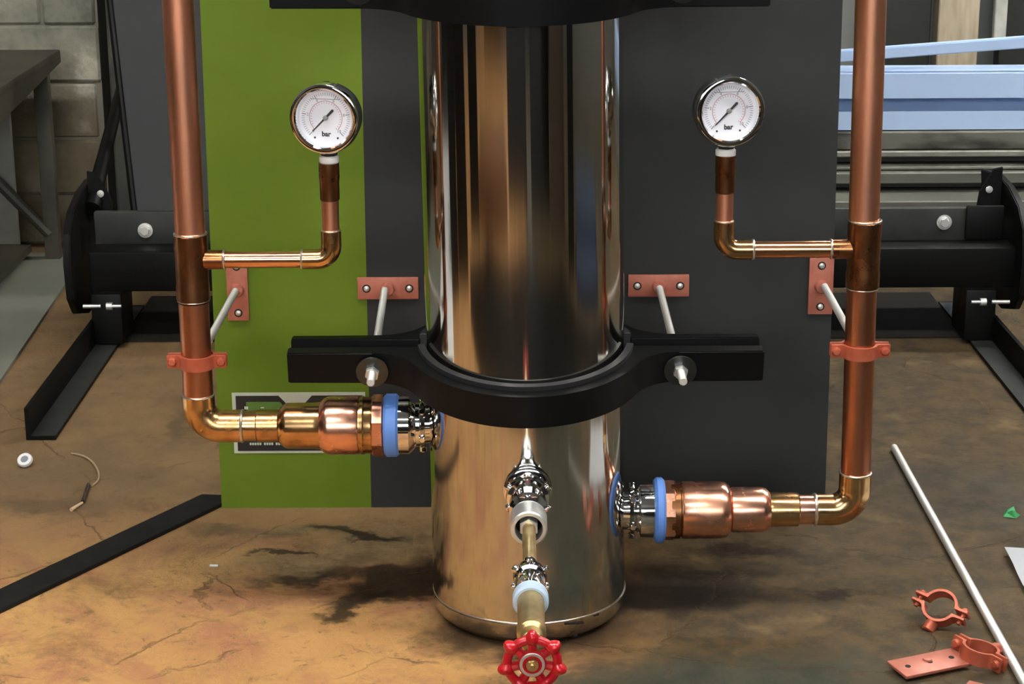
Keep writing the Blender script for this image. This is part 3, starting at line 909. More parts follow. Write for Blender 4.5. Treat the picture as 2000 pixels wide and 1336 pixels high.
# ------------------------------------------------------------------ right copper pipework
right = thing('copper_pipework', 'right copper riser bending left into the tank low down, with a gauge branch', 'pipe', (0.318, 0, 0.0985), 'copper pipe runs beside the tank')
ZR = 0.0985
def rx(z): return 0.3194 - 0.0125 * (z - 0.1)
bm = B(); cyl(bm, (rx(1.1), 0, 1.1), (rx(0.37), 0, 0.37), RP, 48); obj('upper_pipe', bm, 'copper', right)
bm = B(); cyl(bm, (rx(0.312), 0, 0.312), (rx(0.12), 0, 0.12), RP, 48); obj('lower_pipe', bm, 'copper_low', right)
make_tee(0.3172, 0.3745, 0.3125, 0.3485, -1, right)
branch(0.290, 0.1908, 0.3485, 0.4345, right, -1)
bm = B(); tube(bm, bend((rx(0.13), 0, 0.1345), (0.3192, 0, ZR), (0.2830, 0, ZR), 0.021, 18), 0.0150, 48)
el = obj('elbow', bm, 'copper_gold', right, label='golden tarnished elbow')
solder_ring((rx(0.134), 0, 0.1348), (0, 0, 1), 0.0143, el)
solder_ring((0.2822, 0, ZR), (1, 0, 0), 0.0143, el, 0.0016)
bm = B(); xl(bm, ZR, [(0.2640, 0.0140), (0.2830, 0.0138)]); obj('short_pipe', bm, 'copper_pink', right)
bm = B(); xl(bm, ZR, [(0.2350, 0.0146), (0.2380, 0.0158), (0.2425, 0.0162), (0.2660, 0.0158), (0.2672, 0.0148)]); obj('reducer_sleeve', bm, 'copper_gold', right)
bm = B(); xl(bm, ZR, [(0.2030, 0.0190), (0.2040, 0.0208), (0.2060, 0.0212), (0.2325, 0.0212), (0.2365, 0.0200), (0.2400, 0.0165), (0.2402, 0.0150)]); obj('reducer', bm, 'copper_pink', right)
bm = B(); xl(bm, ZR, [(0.1575, 0.0258), (0.1590, 0.0268), (0.1930, 0.0268), (0.1985, 0.0258), (0.2025, 0.0225), (0.2035, 0.0200)]); obj('adapter_body', bm, 'copper_pink', right, label='large pinkish copper adapter')
bm = B(); xl(bm, ZR, [(0.1460, 0.0255), (0.1475, 0.0268), (0.1555, 0.0268), (0.1565, 0.0250), (0.1580, 0.0250)]); obj('adapter_collar', bm, 'copper_dark', right)
bm = B(); lathe(bm, (0.1400, 0, ZR), (1, 0, 0), [(0, 0.026), (0.0015, 0.0286), (0.0100, 0.0286), (0.0120, 0.0262)], 8, PI / 8 + 0.25); obj('hex_nut', bm, 'copper_pink', right, ang=20)
bm = B(); ring_band(bm, (0.1318, 0, ZR), (0.1415, 0, ZR), 0.024, 0.0308, 56, 0.0024); obj('seal_band', bm, 'blue_tape', right, label='blue thread seal band')
bm = B(); xl(bm, ZR, [(0.1110, 0.0195), (0.1150, 0.0195), (0.1170, 0.0235), (0.1185, 0.0252), (0.1310, 0.0256), (0.1330, 0.0250)]); obj('chrome_socket', bm, 'chrome', right, label='chrome socket')

# ------------------------------------------------------------------ pipe clips
def pipe_clip_parts(t, cx, zc, h=0.0125, local=False, tilt=0.0):
    mt = Matrix.Translation((0, -0.004, zc)) @ Matrix.Rotation(tilt, 4, 'X') @ Matrix.Translation((0, 0.004, -zc))
    for s, nm in ((-1, 'front_half'), (1, 'back_half')):
        bm = B(); prism(bm, half_clamp(s, cx, 0.0141, 0.0166, 0.0270, 0.0025, 0.0050, 0.005, 24), 'Z', zc - h / 2, zc + h / 2, 0.0005, mtx=mt if s < 0 else None)
        hf = obj(nm, bm, 'terracotta', t, local=local)
    for s in (-1, 1):
        x = cx + s * 0.0222
        bm = B(); cyl(bm, (x, -0.0088, zc), (x, 0.0080, zc), 0.0022, 12); lathe(bm, (x, -0.0045, zc), (0, -1, 0), [(0, 0.0042), (0.002, 0.0042), (0.0038, 0.0030), (0.0042, 0)], 16)
        obj('screw', bm, 'terracotta', t, local=local)

for cx, zc, lb in ((-0.2878, 0.2470, 'copper coloured two-part pipe clip round the left riser'), (rx(0.254), 0.2540, 'copper coloured two-part pipe clip round the right riser')):
    t = thing('pipe_clip', lb, 'pipe clip', (cx, 0, zc), 'pipe clips on the risers')
    pipe_clip_parts(t, cx, zc, tilt=math.radians(4))
    bm = B(); cyl(bm, (cx, 0.0155, zc), (cx, 0.030, zc), 0.0065, 20, 0.0008); obj('rod_boss', bm, 'terracotta', t)

# ------------------------------------------------------------------ pressure gauges
def text_bm(body, size, depth=0.0002, bold=False):
    cu = bpy.data.curves.new('tmp_text', 'FONT')
    cu.body = body; cu.size = size; cu.extrude = depth
    cu.align_x = 'CENTER'; cu.align_y = 'CENTER'
    if bold: cu.offset = size * 0.03
    o = bpy.data.objects.new('tmp_text', cu)
    COL.objects.link(o)
    bpy.context.view_layer.update()
    dg = bpy.context.evaluated_depsgraph_get()
    me = bpy.data.meshes.new_from_object(o.evaluated_get(dg))
    bm = bmesh.new(); bm.from_mesh(me)
    bpy.data.objects.remove(o); bpy.data.curves.remove(cu); bpy.data.meshes.remove(me)
    return bm

def gauge(cx, zt, yaw, label):
    """zt: height of the pipe end below it; the case turns about its stem"""
    t = thing('pressure_gauge', label, 'gauge', (cx, 0, zt), 'liquid filled pressure gauges', rot=(0, 0, yaw))
    R = 0.0315
    zc = R + 0.0055
    G = dict(local=True)
    bm = B(); lathe(bm, (0, 0, -0.0045), (0, 0, 1), [(0, 0.0080), (0.001, 0.0090), (0.0055, 0.0090), (0.0068, 0.0080)], 24); obj('thread_tape', bm, 'ptfe', t, label='white thread tape collar', **G)
    bm = B(); hexa(bm, (0, 0, 0.0022), (0, 0, 0.0090), 0.0075, 0.4); cyl(bm, (0, 0, -0.004), (0, 0, 0.01), 0.0055, 16); obj('stem', bm, 'dark_steel', t, **G)
    c = (0, 0.012, zc)
    bm = B(); lathe(bm, c, (0, -1, 0), [(0, 0.0), (0, 0.0265), (0.002, 0.0287), (0.018, 0.0287), (0.0185, 0.0287)], 64); obj('case', bm, 'chrome', t, **G)
    bm = B(); lathe(bm, (0, -0.004, zc), (0, -1, 0), [(0, 0.0268), (0, 0.0288), (0.001, R), (0.0085, R), (0.0105, 0.0306), (0.0112, 0.0290), (0.0110, 0.0268), (0.0098, 0.0256), (0.004, 0.0250), (0.004, 0.0255)], 64, closed=True)
    obj('bezel', bm, 'chrome', t, **G)
    bm = B(); lathe(bm, (0, -0.0060, zc), (0, -1, 0), [(0, 0.0256), (0.0008, 0.0256)], 64)
    dial = obj('dial', bm, 'dial', t, label='white dial face', **G)
    yf = -0.0069
    # flat print on the dial
    def flat(name, bm2, m, kind=None, lb=None):
        return obj(name, bm2, m, dial, kind=kind, sm=False, label=lb, **G)
    def arc(r0, r1, a0, a1, n=40):
        bm = B()
        vs = []
        for i in range(n + 1):
            a = math.radians(a0 + (a1 - a0) * i / n)
            vs.append((bm.verts.new((math.cos(a) * r0, yf, zc + math.sin(a) * r0)), bm.verts.new((math.cos(a) * r1, yf, zc + math.sin(a) * r1))))
        for i in range(n):
            bm.faces.new((vs[i][0], vs[i][1], vs[i + 1][1], vs[i + 1][0]))
        return bm
    flat('red_scale_arc', arc(0.0146, 0.0152, 225, -45), 'dial_red')
    bm = B()
    for i in range(51):
        a = math.radians(225 - 270 * i / 50)
        big = i % 10 == 0
        r0, r1, wd = (0.0195, 0.0222, 0.00022) if not big else (0.0182, 0.0222, 0.0004)
        d = Vector((math.cos(a), 0, math.sin(a))); q = Vector((-math.sin(a), 0, math.cos(a)))
        c0 = Vector((0, yf, zc))
        vs = [bm.verts.new(c0 + d * r0 + q * wd), bm.verts.new(c0 + d * r1 + q * wd), bm.verts.new(c0 + d * r1 - q * wd), bm.verts.new(c0 + d * r0 - q * wd)]
        bm.faces.new(vs)
    flat('scale_ticks', bm, 'ink_grey', 'stuff')
    bm = B()
    for i in range(28):
        a = math.radians(225 - 270 * i / 27)
        d = Vector((math.cos(a), 0, math.sin(a))); q = Vector((-math.sin(a), 0, math.cos(a)))
        c0 = Vector((0, yf, zc))
        bm.faces.new([bm.verts.new(c0 + d * 0.0125 + q * .0002), bm.verts.new(c0 + d * 0.0142 + q * .0002), bm.verts.new(c0 + d * 0.0142 - q * .0002), bm.verts.new(c0 + d * 0.0125 - q * .0002)])
    flat('red_scale_ticks', bm, 'dial_red', 'stuff')
    def put(body, size, x, z, m, bold=False, nm='lettering'):
        bm = text_bm(body, size, bold=bold)
        bm.transform(Matrix.Translation((x, yf, zc + z)) @ Matrix.Rotation(PI / 2, 4, 'X'))
        flat(nm, bm, m)
    for i, n in enumerate(('0', '2', '4', '6', '8', '10')):
        a = math.radians(225 - 54 * i)
        put(n, 0.0038, math.cos(a) * 0.0168, math.sin(a) * 0.0168, 'ink_grey', nm='numeral')
    put('bar', 0.0062, 0, -0.0145, 'ink', True)
    for s in (-1, 1):
        bm = B(); lathe(bm, (s * 0.0105, yf + 0.0002, zc - 0.0178), (0, -1, 0), [(0, 0.0009), (0.0004, 0.0009)], 12); flat('dial_screw', bm, 'ink')
    bm = B(); box(bm, (-0.0135, yf, zc + 0.0163), (0.0135, yf - 0.0002, zc + 0.0168)); flat('liquid_line', bm, 'ink_grey')
    # needle pointing to the lower left
    an = math.radians(225)
    d = Vector((math.cos(an), 0, math.sin(an))); q = Vector((-math.sin(an), 0, math.cos(an)))
    c0 = Vector((0, yf - 0.0012, zc))
    def P(a, b, y=0): return c0 + d * a + q * b + Vector((0, y, 0))
    bm = B()
    pts = [(0.0178, 0), (0.0165, 0.0005), (0.004, 0.00075), (0, 0.0011), (-0.003, 0.0010), (-0.0098, 0.0012), (-0.0107, 0.0), (-0.0098, -0.0012), (-0.003, -0.0010), (0, -0.0011), (0.004, -0.00075), (0.0165, -0.0005)]
    va = [bm.verts.new(P(a, b)) for a, b in pts]; vb = [bm.verts.new(P(a, b, -0.0004)) for a, b in pts]
    bm.faces.new(va); bm.faces.new(list(reversed(vb)))
    for i in range(len(pts)): bm.faces.new((va[i], vb[i], vb[(i + 1) % len(pts)], va[(i + 1) % len(pts)]))
    obj('needle', bm, 'ink', t, sm=False, **G)
    bm = B(); lathe(bm, (0, yf, zc), (0, -1, 0), [(0, 0.0022), (0.002, 0.0022), (0.0024, 0.0016), (0.0024, 0)], 20); obj('needle_hub', bm, 'ink_grey', t, **G)
    bm = B(); lathe(bm, (0, -0.0022, zc + R - 0.0022), (0, 0, 1), [(0, 0.003), (0.0016, 0.003), (0.0022, 0.0022)], 16); obj('filler_plug', bm, 'washer', t, **G)
    return t

gauge(-0.1615, 0.4340, math.radians(-12), 'pressure gauge in front of the green board, on the left riser branch')
gauge(0.1905, 0.4385, math.radians(10), 'pressure gauge in front of the charcoal board, on the right riser branch')

# ------------------------------------------------------------------ black trolley frame behind the board
fr = thing('trolley_frame', 'black steel trolley frame with crossbeam and two long floor legs behind the board', 'frame', (0, 0.93, 0))
bm = B(); box(bm, (-0.578, 0.900, 0.077), (0.690, 0.952, 0.1335), 0.004); obj('crossbeam', bm, 'frame_black', fr)
bm = B(); box(bm, (-0.578, 0.952, 0.128), (0.670, 0.964, 0.178), 0.0025); pl = obj('mounting_rail', bm, 'frame_grey', fr)
bm = B(); box(bm, (0.628, 0.944, 0.134), (0.680, 0.951, 0.182), 0.002); obj('end_plate', bm, 'frame_black', fr)
for x, z in ((-0.507, 0.152), (0.599, 0.158)):
    bm = B(); lathe(bm, (x, 0.9505, z), (0, -1, 0), [(0, 0.0108), (0.0012, 0.0104), (0.0014, 0.0080), (0.0030, 0.0074), (0.0030, 0.0)], 24); hexa(bm, (x, 0.9490, z), (x, 0.9440, z), 0.0066, 0.3); obj('bolt', bm, 'zinc', fr, label='zinc bolt head')
for s, x0 in ((-1, -0.578), (1, 0.665)):
    # L section legs
    xi = x0 - s * 0.035
    bm = B()
    o_ = [(x0, 0.0005), (xi, 0.0005), (xi, 0.005), (x0 - s * 0.005, 0.005), (x0 - s * 0.005, 0.040), (x0, 0.040)]
    prism(bm, o_, 'Y', 0.499 if s < 0 else 0.40, 1.10)
    obj('leg', bm, 'frame_black', fr, sm=False)
    bm = B(); box(bm, (min(xi, x0 - s * 0.0052), 0.501 if s < 0 else 0.41, 0.0050), (max(xi, x0 - s * 0.0052), 1.09, 0.0056)); obj('worn_leg_top', bm, 'frame_grey', fr, label='scuffed grey inner face of the leg')
    bm = B(); box(bm, (x0 - s * 0.045, 0.885, 0.006), (x0 - s * 0.003, 0.965, 0.078), 0.003); obj('leg_mount', bm, 'frame_black', fr)
    # side plates
    pp = [(1.13, 0.197), (1.03, 0.208), (0.965, 0.205), (0.905, 0.190), (0.872, 0.165), (0.862, 0.125), (0.868, 0.075), (0.895, 0.048), (0.965, 0.030), (1.06, 0.036), (1.10, 0.06), (1.11, 0.15)]
    xa = -0.594 if s < 0 else 0.688
    bm = B(); prism(bm, pp, 'X', xa, xa + s * 0.010, 0.0015); sp_ = obj('side_plate', bm, 'frame_black', fr)
    bm = B(); prism(bm, [(xa + (-0.0 if s < 0 else 0), 0.155), (xa - s * 0.034, 0.155), (xa - s * 0.030, 0.19), (xa - s * 0.012, 0.222), (xa, 0.225)], 'Y', 1.0, 1.008, 0.001)
    obj('lug', bm, 'frame_black', fr)
    bm = B(); lathe(bm, (xa - s * 0.018, 0.999, 0.194), (0, -1, 0), [(0, 0.005), (0.002, 0.005), (0.003, 0)], 16); obj('lug_bolt', bm, 'zinc_bright', fr)
    bm = B(); cyl(bm, (xa - s * 0.010, 0.878, 0.063), (xa - s * 0.034, 0.878, 0.063), 0.0028, 12)
    cyl(bm, (xa - s * 0.042, 0.878, 0.063), (xa - s * 0.050, 0.878, 0.063), 0.0055, 12); cyl(bm, (xa - s * 0.050, 0.878, 0.063), (xa - s * 0.062, 0.878, 0.063), 0.0025, 12)
    obj('adjusting_screw', bm, 'zinc', fr)
bm = B(); tube(bm, [(-0.587, 0.985, 0.175), (-0.587, 1.03, 0.200), (-0.584, 1.285, 0.330), (-0.5838, 1.30, 0.338)], [0.013, 0.011, 0.0075, 0.006], 12); obj('strut', bm, 'frame_black', fr)

bm = B(); box(bm, (-0.575, 0.953, 0.112), (0.685, 1.10, 0.127), 0.001); obj('rear_shelf', bm, 'frame_black', fr)
bm = B(); box(bm, (-0.5425, 0.918, 0.0002), (0.6295, 1.16, 0.003))  # dark sheet laid in place of the crossbeam's shadow
obj('shade_sheet', bm, 'beam_shade', label='dark sheet standing in for the shade under the crossbeam, between the trolley legs', cat='sheet', sm=False)

# slate board leaning behind
bm = B()
lo = [(-0.537, 1.060, 0.1295), (0.22, 1.060, 0.1295), (0.22, 1.42, 1.25), (-0.674, 1.42, 1.25)]
va = [bm.verts.new(p) for p in lo]; vb = [bm.verts.new((p[0], p[1] + 0.014, p[2] - 0.0)) for p in lo]
bm.faces.new(va); bm.faces.new(list(reversed(vb)))
for i in range(4): bm.faces.new((va[i], vb[i], vb[(i + 1) % 4], va[(i + 1) % 4]))
sb = obj('leaning_board', bm, 'backpanel', label='slate grey board leaning behind the trolley frame, left', cat='board', sm=False)
bm = B(); tube(bm, [(-0.541, 1.060, 0.134), (-0.6785, 1.418, 1.25)], 0.0048, 8); obj('black_edge_strip', bm, 'frame_black', sb)

# ------------------------------------------------------------------ left background
bench = thing('workbench', 'dark rusty steel workbench against the block wall, left', 'workbench', (-1.2, 1.2, 0))
bm = B(); box(bm, (-1.75, 0.93, 0.325), (-0.716, 1.43, 0.338), 0.002); obj('tabletop', bm, 'bench', bench)
bm = B(); prism(bm, [(1.43, 0.326), (1.43, 0.318), (0.93, 0.283), (0.93, 0.326)], 'X', -0.722, -0.716); obj('side_apron', bm, 'bench', bench, sm=False)
for x, y in ((-0.742, 1.40), (-1.70, 1.40), (-1.70, 0.96)):
    bm = B(); box(bm, (x - 0.012, y - 0.01, 0), (x + 0.012, y + 0.01, 0.326), 0.002); obj('leg', bm, 'bench_leg', bench)
bm = B(); tube(bm, [(-0.745, 1.395, 0.045), (-1.0, 1.395, 0.33)], 0.009, 10); obj('brace', bm, 'bench', bench)
bm = B(); box(bm, (-1.7, 1.05, 0.018), (-0.775, 1.39, 0.030)); obj('bottom_shelf', bm, 'bench', bench)
bm = B(); box(bm, (-1.30, 1.412, 0.0005), (-0.80, 1.424, 0.30), 0.002)
bm2 = obj('metal_sheet', bm, 'under', label='dull grey metal sheet standing under the workbench', cat='metal sheet')
bm = B(); prism(bm, [(-1.5, 1.437), (-0.716, 1.437), (-0.690, 1.29), (-0.6645, 0.725), (-0.652, 0.45), (-1.5, 0.45)], 'Z', 0.0003, 0.005)
obj('floor_sheet', bm, 'mat_sheet', label='flat grey-green sheet lying on the floor at the far left', cat='sheet', sm=False)

# ------------------------------------------------------------------ right background: steel stock and posts
rg = 'steel sections stacked behind the frame'
def bar(x0, x1, y0, y1, z0, z1, m, label, group=rg, name='steel_section', cat='steel section', bev=0.002):
    bm = B(); box(bm, (x0, y0, z0), (x1, y1, z1), bev, 1)
    return obj(name, bm, m, label=label, cat=cat, group=group, sm=False)
bar(0.30, 2.2, 1.50, 1.78, 0.000, 0.070, 'grey_steel', 'lowest and widest grey steel section on the floor behind the frame')
bar(0.30, 2.2, 1.60, 1.80, 0.0715, 0.083, 'dark_steel', 'thin dark steel flat between the two grey sections')
bar(0.30, 2.2, 1.57, 1.78, 0.0845, 0.104, 'grey_steel', 'second grey steel section up in the stack')
bar(0.30, 2.2, 1.585, 1.78, 0.1055, 0.112, 'light_steel', 'pale steel flat with bright edge, middle of the stack')
bar(0.30, 2.2, 1.61, 1.80, 0.1135, 0.126, 'dark_steel', 'thin dark steel flat above the pale one')
bar(0.30, 2.2, 1.585, 1.78, 0.1275, 0.138, 'light_steel', 'upper pale steel flat under the mottled bar')
bar(0.30, 2.2, 1.59, 1.80, 0.1395, 0.170, 'concrete_bits', 'mottled grey bar on top of the stack under the blue channel')
ch = [(1.60, 0.172), (1.70, 0.172), (1.70, 0.267), (1.60, 0.267), (1.60, 0.2255), (1.606, 0.2255), (1.606, 0.259), (1.692, 0.259), (1.692, 0.180), (1.606, 0.180), (1.606, 0.203), (1.60, 0.203)]
bm = B(); prism(bm, ch, 'X', 0.32, 2.2)
obj('blue_channel', bm, 'blue_steel', label='wide pale blue lipped channel lying on the steel stack', cat='steel channel', group='pale blue steelwork', sm=False)
bm = B(); prism(bm, [(0.30, 0.268), (0.30, 0.287), (1.6, 0.378), (1.6, 0.359)], 'Y', 1.61, 1.63, 0.0015)
obj('blue_tube', bm, 'blue_steel', label='thin pale blue tube lying at a slant above the channel', cat='steel tube', group='pale blue steelwork', sm=False)
pg = 'posts behind the blue channel'
bar(0.700, 0.790, 2.02, 2.10, 0, 2.0, 'dark_steel', 'dark grey post just right of the right riser', pg, 'post', 'post')
bar(0.770, 0.835, 2.12, 2.17, 0, 2.0, 'grey_post', 'mid grey painted post left of the timber one', pg, 'post', 'post')
bar(0.800, 0.876, 2.00, 2.05, 0, 2.0, 'wood', 'pale timber post between two grey posts', pg, 'timber_post', 'post')
bar(0.905, 0.960, 2.16, 2.20, 0, 2.0, 'grey_post', 'narrow grey painted post between the timber and the white posts', pg, 'post', 'post')
bar(0.905, 0.928, 2.00, 2.02, 0.27, 2.0, 'white_post', 'narrow chalky white post at the top right corner', pg, 'post', 'post')
bar(0.40, 0.735, 2.20, 2.25, 0.0, 0.351, 'pale_panel', 'pale panel behind the right riser, below the black gap', 'pale panels behind the right riser', 'panel', 'panel')
bar(0.40, 0.735, 2.20, 2.25, 0.357, 1.4, 'pale_panel', 'pale panel behind the right riser, above the black gap', 'pale panels behind the right riser', 'panel', 'panel')
bar(0.735, 1.60, 2.24, 2.26, 0.0, 0.245, 'grey_post', 'low grey panel behind the posts', None, 'panel', 'panel')
bar(0.935, 1.02, 2.08, 2.12, 0, 2.0, 'dark_steel', 'black panel at the top right corner of the picture', None, 'panel', 'panel')
# ------------------------------------------------------------------ things on the floor
ang = math.atan2(0.2815, 0.1706)
bm = B(); mt = Matrix.Translation((-0.4055, 0.1590, 0)) @ Matrix.Rotation(ang, 4, 'Z')
prism(bm, [(-0.30, -0.0187), (0.1660 + 0.008, -0.0187), (0.1660 - 0.009, 0.0187), (-0.30, 0.0187)], 'Z', 0.0002, 0.0042, 0.0005, mtx=mt)
obj('flat_bar', bm, 'black', label='black steel flat bar lying at a slant on the tan floor, lower left', cat='flat bar')

bm = B(); threaded(bm, (0.4435, 0.447, 0.0045), (0.4405, -0.42, 0.0045), 0.0043)
obj('loose_threaded_rod', bm, 'zinc_bright', label='long loose threaded rod lying on the floor at the right', cat='threaded rod')

bm = B()
nx, ny = 10, 14
g = [[bm.verts.new((0.4965 + 0.21 * i / nx - 0.012 * j / ny * 1.0 - 0.0*i, 0.1305 - 0.30 * j / ny - 0.006 * i / nx, 0.0012 + 0.006 * (1 - i / nx) ** 2 * (1 - j / ny) ** 2 + 0.0015 * math.sin(j * .9) ** 2)) for j in range(ny + 1)] for i in range(nx + 1)]
for i in range(nx):
    for j in range(ny): bm.faces.new((g[i][j], g[i + 1][j], g[i + 1][j + 1], g[i][j + 1]))
r = bmesh.ops.solidify(bm, geom=bm.faces[:], thickness=0.0003)
obj('paper_sheet', bm, 'paper', label='white sheet of paper at the right edge of the floor', cat='paper')

bm = B()
base = [(0.5225, 0.242, 0.0005), (0.533, 0.246, 0.0005), (0.539, 0.236, 0.0005), (0.532, 0.227, 0.0005), (0.520, 0.232, 0.0005)]
top = [(0.5265, 0.240, 0.006), (0.5325, 0.2405, 0.009), (0.5335, 0.234, 0.005), (0.529, 0.2315, 0.008), (0.524, 0.235, 0.004)]
va = [bm.verts.new(p) for p in base]; vb = [bm.verts.new(p) for p in top]
bm.faces.new(va); bm.faces.new(vb)
for i in range(5): bm.faces.new((va[i], va[(i + 1) % 5], vb[(i + 1) % 5], vb[i]))
obj('plastic_scrap', bm, 'green_bit', label='small crumpled green plastic scrap on the floor at the right', cat='scrap', sm=False)

t = thing('plastic_cap', 'small round white plastic ferrule on the floor below the left trolley leg', 'lid', (-0.5572, 0.409, 0.005), rot=(math.radians(38), math.radians(-8), 0))  # small loose plastic cap
bm = B(); lathe(bm, (0, 0, 0.0008), (0, 0, 1), [(0, 0.0082), (0.002, 0.0090), (0.0050, 0.0082), (0.0056, 0.0064), (0.0052, 0.0046), (0.004, 0.0042)], 32); obj('collar', bm, 'white_plastic', t, local=True)
bm = B(); lathe(bm, (0, 0, 0.0010), (0, 0, 1), [(0, 0.0044), (0.0043, 0.0044)], 24); obj('recess', bm, 'grey_hole', t, local=True)

bm = B()
ctrl = [(-0.5131, 0.4471), (-0.497, 0.437), (-0.482, 0.415), (-0.4700, 0.385), (-0.4640, 0.356), (-0.4680, 0.335)]
pts = []
for i in range(len(ctrl) - 1):
    for k in range(5):
        s = k / 5
        p = [ctrl[max(i - 1, 0)], ctrl[i], ctrl[i + 1], ctrl[min(i + 2, len(ctrl) - 1)]]
        q = [0.5 * ((2 * p[1][d]) + (-p[0][d] + p[2][d]) * s + (2 * p[0][d] - 5 * p[1][d] + 4 * p[2][d] - p[3][d]) * s * s + (-p[0][d] + 3 * p[1][d] - 3 * p[2][d] + p[3][d]) * s ** 3) for d in (0, 1)]
        pts.append((q[0], q[1], 0.0016))
tube(bm, pts, 0.0012, 8)
obj('cord', bm, 'cord', label='thin beige cord curling on the floor beside the dark stub', cat='cord')
bm = B(); cyl(bm, (-0.4712, 0.337, 0.0028), (-0.4665, 0.285, 0.0028), 0.0022, 10); obj('stub', bm, 'stub', label='short dark brown stub at the end of the beige cord', cat='scrap')
bm = B(); tube(bm, [(-0.4668, 0.283, 0.0022), (-0.4745, 0.262, 0.002)], [0.0014, 0.0022], 8); obj('chip', bm, 'stick', label='small tan sliver on the floor below the dark stub', cat='scrap')
bm = B(); box(bm, (-0.3035, 0.106, 0.0), (-0.2950, 0.109, 0.0015), 0.0005); obj('chip', bm, 'paper', label='tiny white chip on the tan floor, left of the tank', cat='scrap')

# loose clips and plates, lower right
def loose_plate(loc, rz, label, L=0.0345, Wp=0.0145, tilt=(0, 0)):
    t = thing('loose_wall_plate', label, 'wall plate', loc, 'loose copper coloured plates on the floor', rot=(tilt[0], tilt[1], rz))
    bm = B()
    # plate with three holes, each painted as a dark disc on its face
    holes = [(-L * 0.66, 0), (0, 0), (L * 0.66, 0)]
    box(bm, (-L, -Wp, 0.0002), (L, Wp, 0.0034), 0.0007)
    obj('plate', bm, 'terracotta_pale', t, local=True)
    for hx_, hy_ in holes:
        bm = B(); lathe(bm, (hx_, hy_, 0.0030), (0, 0, 1), [(0, 0.0026), (0.0006, 0.0026)], 16)
        obj('hole', bm, 'hole', t, local=True)
    bm = B(); lathe(bm, (0, 0.004, 0.003), (0, 0, 1), [(0, 0.0045), (0.002, 0.0040), (0.0022, 0.0028)], 20); obj('boss', bm, 'terracotta_pale', t, local=True)
    return t
loose_plate((0.3668, -0.1375, 0.004), math.atan2(0.029, 0.0685), 'loose copper coloured plate with three holes on the floor, lower right', 0.0345, 0.0155, (math.radians(3), 0))
loose_plate((0.4120, -0.1990, 0.002), math.radians(-32), 'loose copper coloured plate cut off by the bottom edge of the picture', 0.0300, 0.0150)

def loose_clip(loc, rot, label):
    t = thing('loose_pipe_clip', label, 'pipe clip', loc, 'loose pipe clips on the floor', rot=rot)
    pipe_clip_parts(t, 0.0, 0.0, h=0.013, local=True)
    bm = B(); cyl(bm, (0, 0.0155, 0), (0, 0.026, 0), 0.0060, 20, 0.0008); obj('rod_boss', bm, 'terracotta', t, local=True)
loose_clip((0.3960, -0.042, 0.0165), (math.radians(-42), math.radians(-8), math.radians(140)), 'loose copper coloured pipe clip lying tilted, upper one of the heap')
loose_clip((0.4130, -0.127, 0.0105), (math.radians(-8), math.radians(6), math.radians(-52)), 'loose copper coloured pipe clip at the end of the three-hole plate')

# ------------------------------------------------------------------ made-up shapes outside the picture, added to shape the tank's reflections
M['mat_black'] = mat('reflected_black', (0.007, 0.006, 0.005), 0.85, spec=0.08)
M['blocker'] = mat('blocker_black', (0.007, 0.0065, 0.006), 0.7, spec=0.1)
M['brown_box'] = mat('brown_box', (0.14, 0.06, 0.025), 0.85, spec=0.2)
M['dull_brown'] = mat('dull_brown_box', (0.06, 0.042, 0.032), 0.85, spec=0.2)
M['reflected_white'] = mat('reflected_white', (0.88, 0.89, 0.90), 0.6)
M['olive'] = mat('reflected_olive', (0.055, 0.052, 0.036), 0.85, spec=0.2)
def off(name, bm, m, label, cat, group=None):
    return obj(name, bm, m, label=label, cat=cat, group=group, sm=False)
def polar(a, d):
    a = math.radians(a)
    return (0.013 + math.sin(a) * d, -math.cos(a) * d)
def block(a0, a1, d, depth, h, m, name, label, cat, z0=0.0003):
    """a crate facing the tank between two bearings"""
    am = (a0 + a1) / 2
    hw_ = d * math.tan(math.radians(abs(a1 - a0) / 2))
    c = polar(am, d + depth / 2)
    mt = Matrix.Translation((c[0], c[1], 0)) @ Matrix.Rotation(math.radians(am), 4, 'Z')
    bm = B(); box(bm, (-hw_, -depth / 2, z0), (hw_, depth / 2, h), 0.008, 2, mtx=mt)
    off(name, bm, m, label, cat)
bm = B(); prism(bm, [polar(-62, 1.12), polar(-50, 0.84), polar(-30, 0.76), polar(0, 0.72), polar(30, 0.76), polar(50, 0.84), polar(66, 0.93), polar(100, 0.95), polar(100, 1.2), polar(60, 1.22), polar(42, 1.55), polar(0, 1.62), polar(-40, 1.60), polar(-62, 1.45)], 'Z', 0.0003, 0.005)
off('black_patch', bm, 'mat_black', 'added black patch on the floor in front of the tank, below the picture', 'mat')
block(-96, -72, 2.45, 0.3, 0.62, 'blocker', 'reflection_blocker', 'added wide black crate behind the white foam board, far left', 'blocker')
block(-88.0, -77.5, 1.22, 0.3, 0.50, 'blocker', 'reflection_blocker', 'black crate added left of the picture, nearest the workbench', 'blocker')
block(-77, -64, 1.30, 0.3, 0.55, 'blocker', 'reflection_blocker', 'black crate added left of the picture, beside the black patch', 'blocker')
block(-59.5, -49, 1.65, 0.3, 0.62, 'blocker', 'reflection_blocker', 'black crate added at the left end of the black patch', 'blocker')
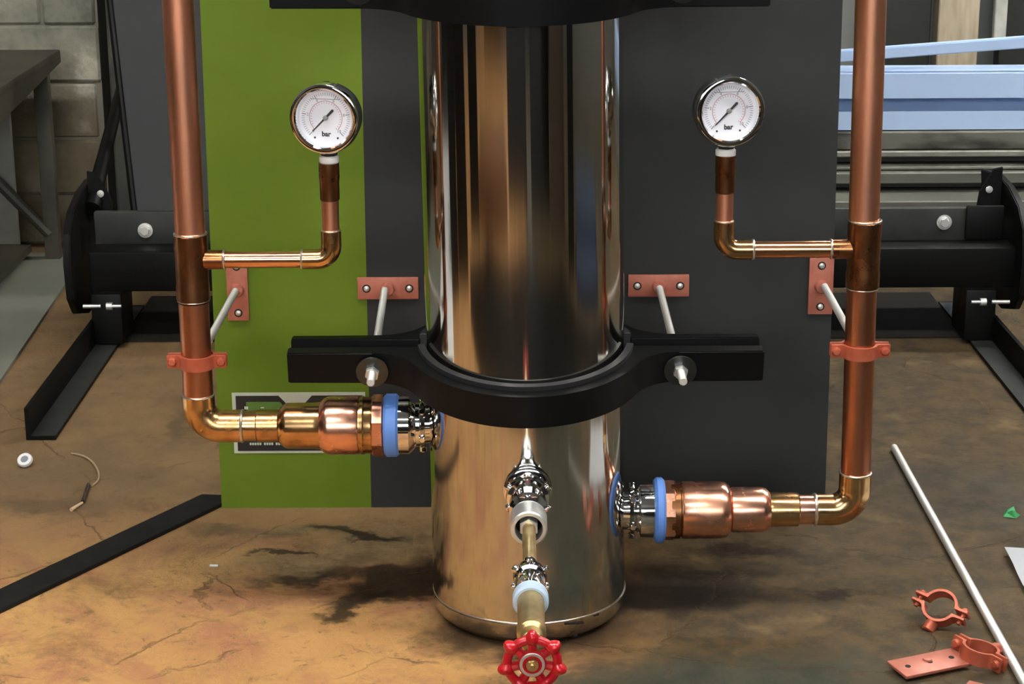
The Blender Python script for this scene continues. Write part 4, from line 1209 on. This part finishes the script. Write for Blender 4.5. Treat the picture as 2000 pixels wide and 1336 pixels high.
block(-49, -17, 1.64, 0.42, 0.12, 'brown_box', 'reflection_box', 'low brown box added behind the photographer, left', 'box')
block(-15.5, 4.5, 1.95, 0.3, 0.66, 'blocker', 'reflection_blocker', 'black crate added directly behind the photographer', 'blocker')
block(9, 29, 1.95, 0.3, 0.64, 'blocker', 'reflection_blocker', 'black crate added behind the photographer, right of centre', 'blocker')
block(30, 46, 1.75, 0.3, 0.60, 'dull_brown', 'reflection_box', 'dull brown box added behind the photographer, right', 'box')
block(50, 57, 1.50, 0.2, 0.55, 'blocker', 'reflection_blocker', 'added narrow black crate beside the blue tarpaulin', 'blocker')
block(-40, -4, 3.7, 0.3, 0.9, 'blocker', 'reflection_blocker', 'added long black crate by the front wall, left', 'blocker')
block(4, 40, 3.7, 0.3, 0.9, 'blocker', 'reflection_blocker', 'added long black crate by the front wall, right', 'blocker')
bm = B(); prism(bm, [polar(57, 2.3), polar(57, 3.2), polar(112, 3.1), polar(112, 1.6), polar(96, 1.6), polar(90, 2.3)], 'Z', 0.0003, 0.003)
off('olive_patch', bm, 'olive', 'added olive patch on the floor far right of the picture', 'sheet')
bm = B(); prism(bm, [polar(60, 1.32), polar(90, 1.28), polar(86, 1.48), polar(60, 1.52)], 'Z', 0.0003, 0.05, 0.01)
off('slab', bm, 'slab_blue', 'added blue tarpaulin on the floor right of the picture, the nearer one', 'slab')
bm = B(); prism(bm, [polar(60, 1.75), polar(88, 1.7), polar(86, 2.15), polar(60, 2.2)], 'Z', 0.0003, 0.05, 0.01)
off('slab', bm, 'slab_blue', 'added blue tarpaulin on the floor right of the picture, the farther one', 'slab')
bm = B(); prism(bm, [polar(58, 1.53), polar(90, 1.49), polar(88, 1.69), polar(58, 1.74)], 'Z', 0.0003, 0.003)
off('black_patch', bm, 'mat_black', 'added black patch between the two blue slabs', 'mat')
bm = B(); box(bm, (-2.20, -0.05, 0.0004), (-0.80, 0.370, 0.03), 0.004)
off('white_slab', bm, 'reflected_white', 'added long white slab lying on the floor, left of the picture', 'foam board')
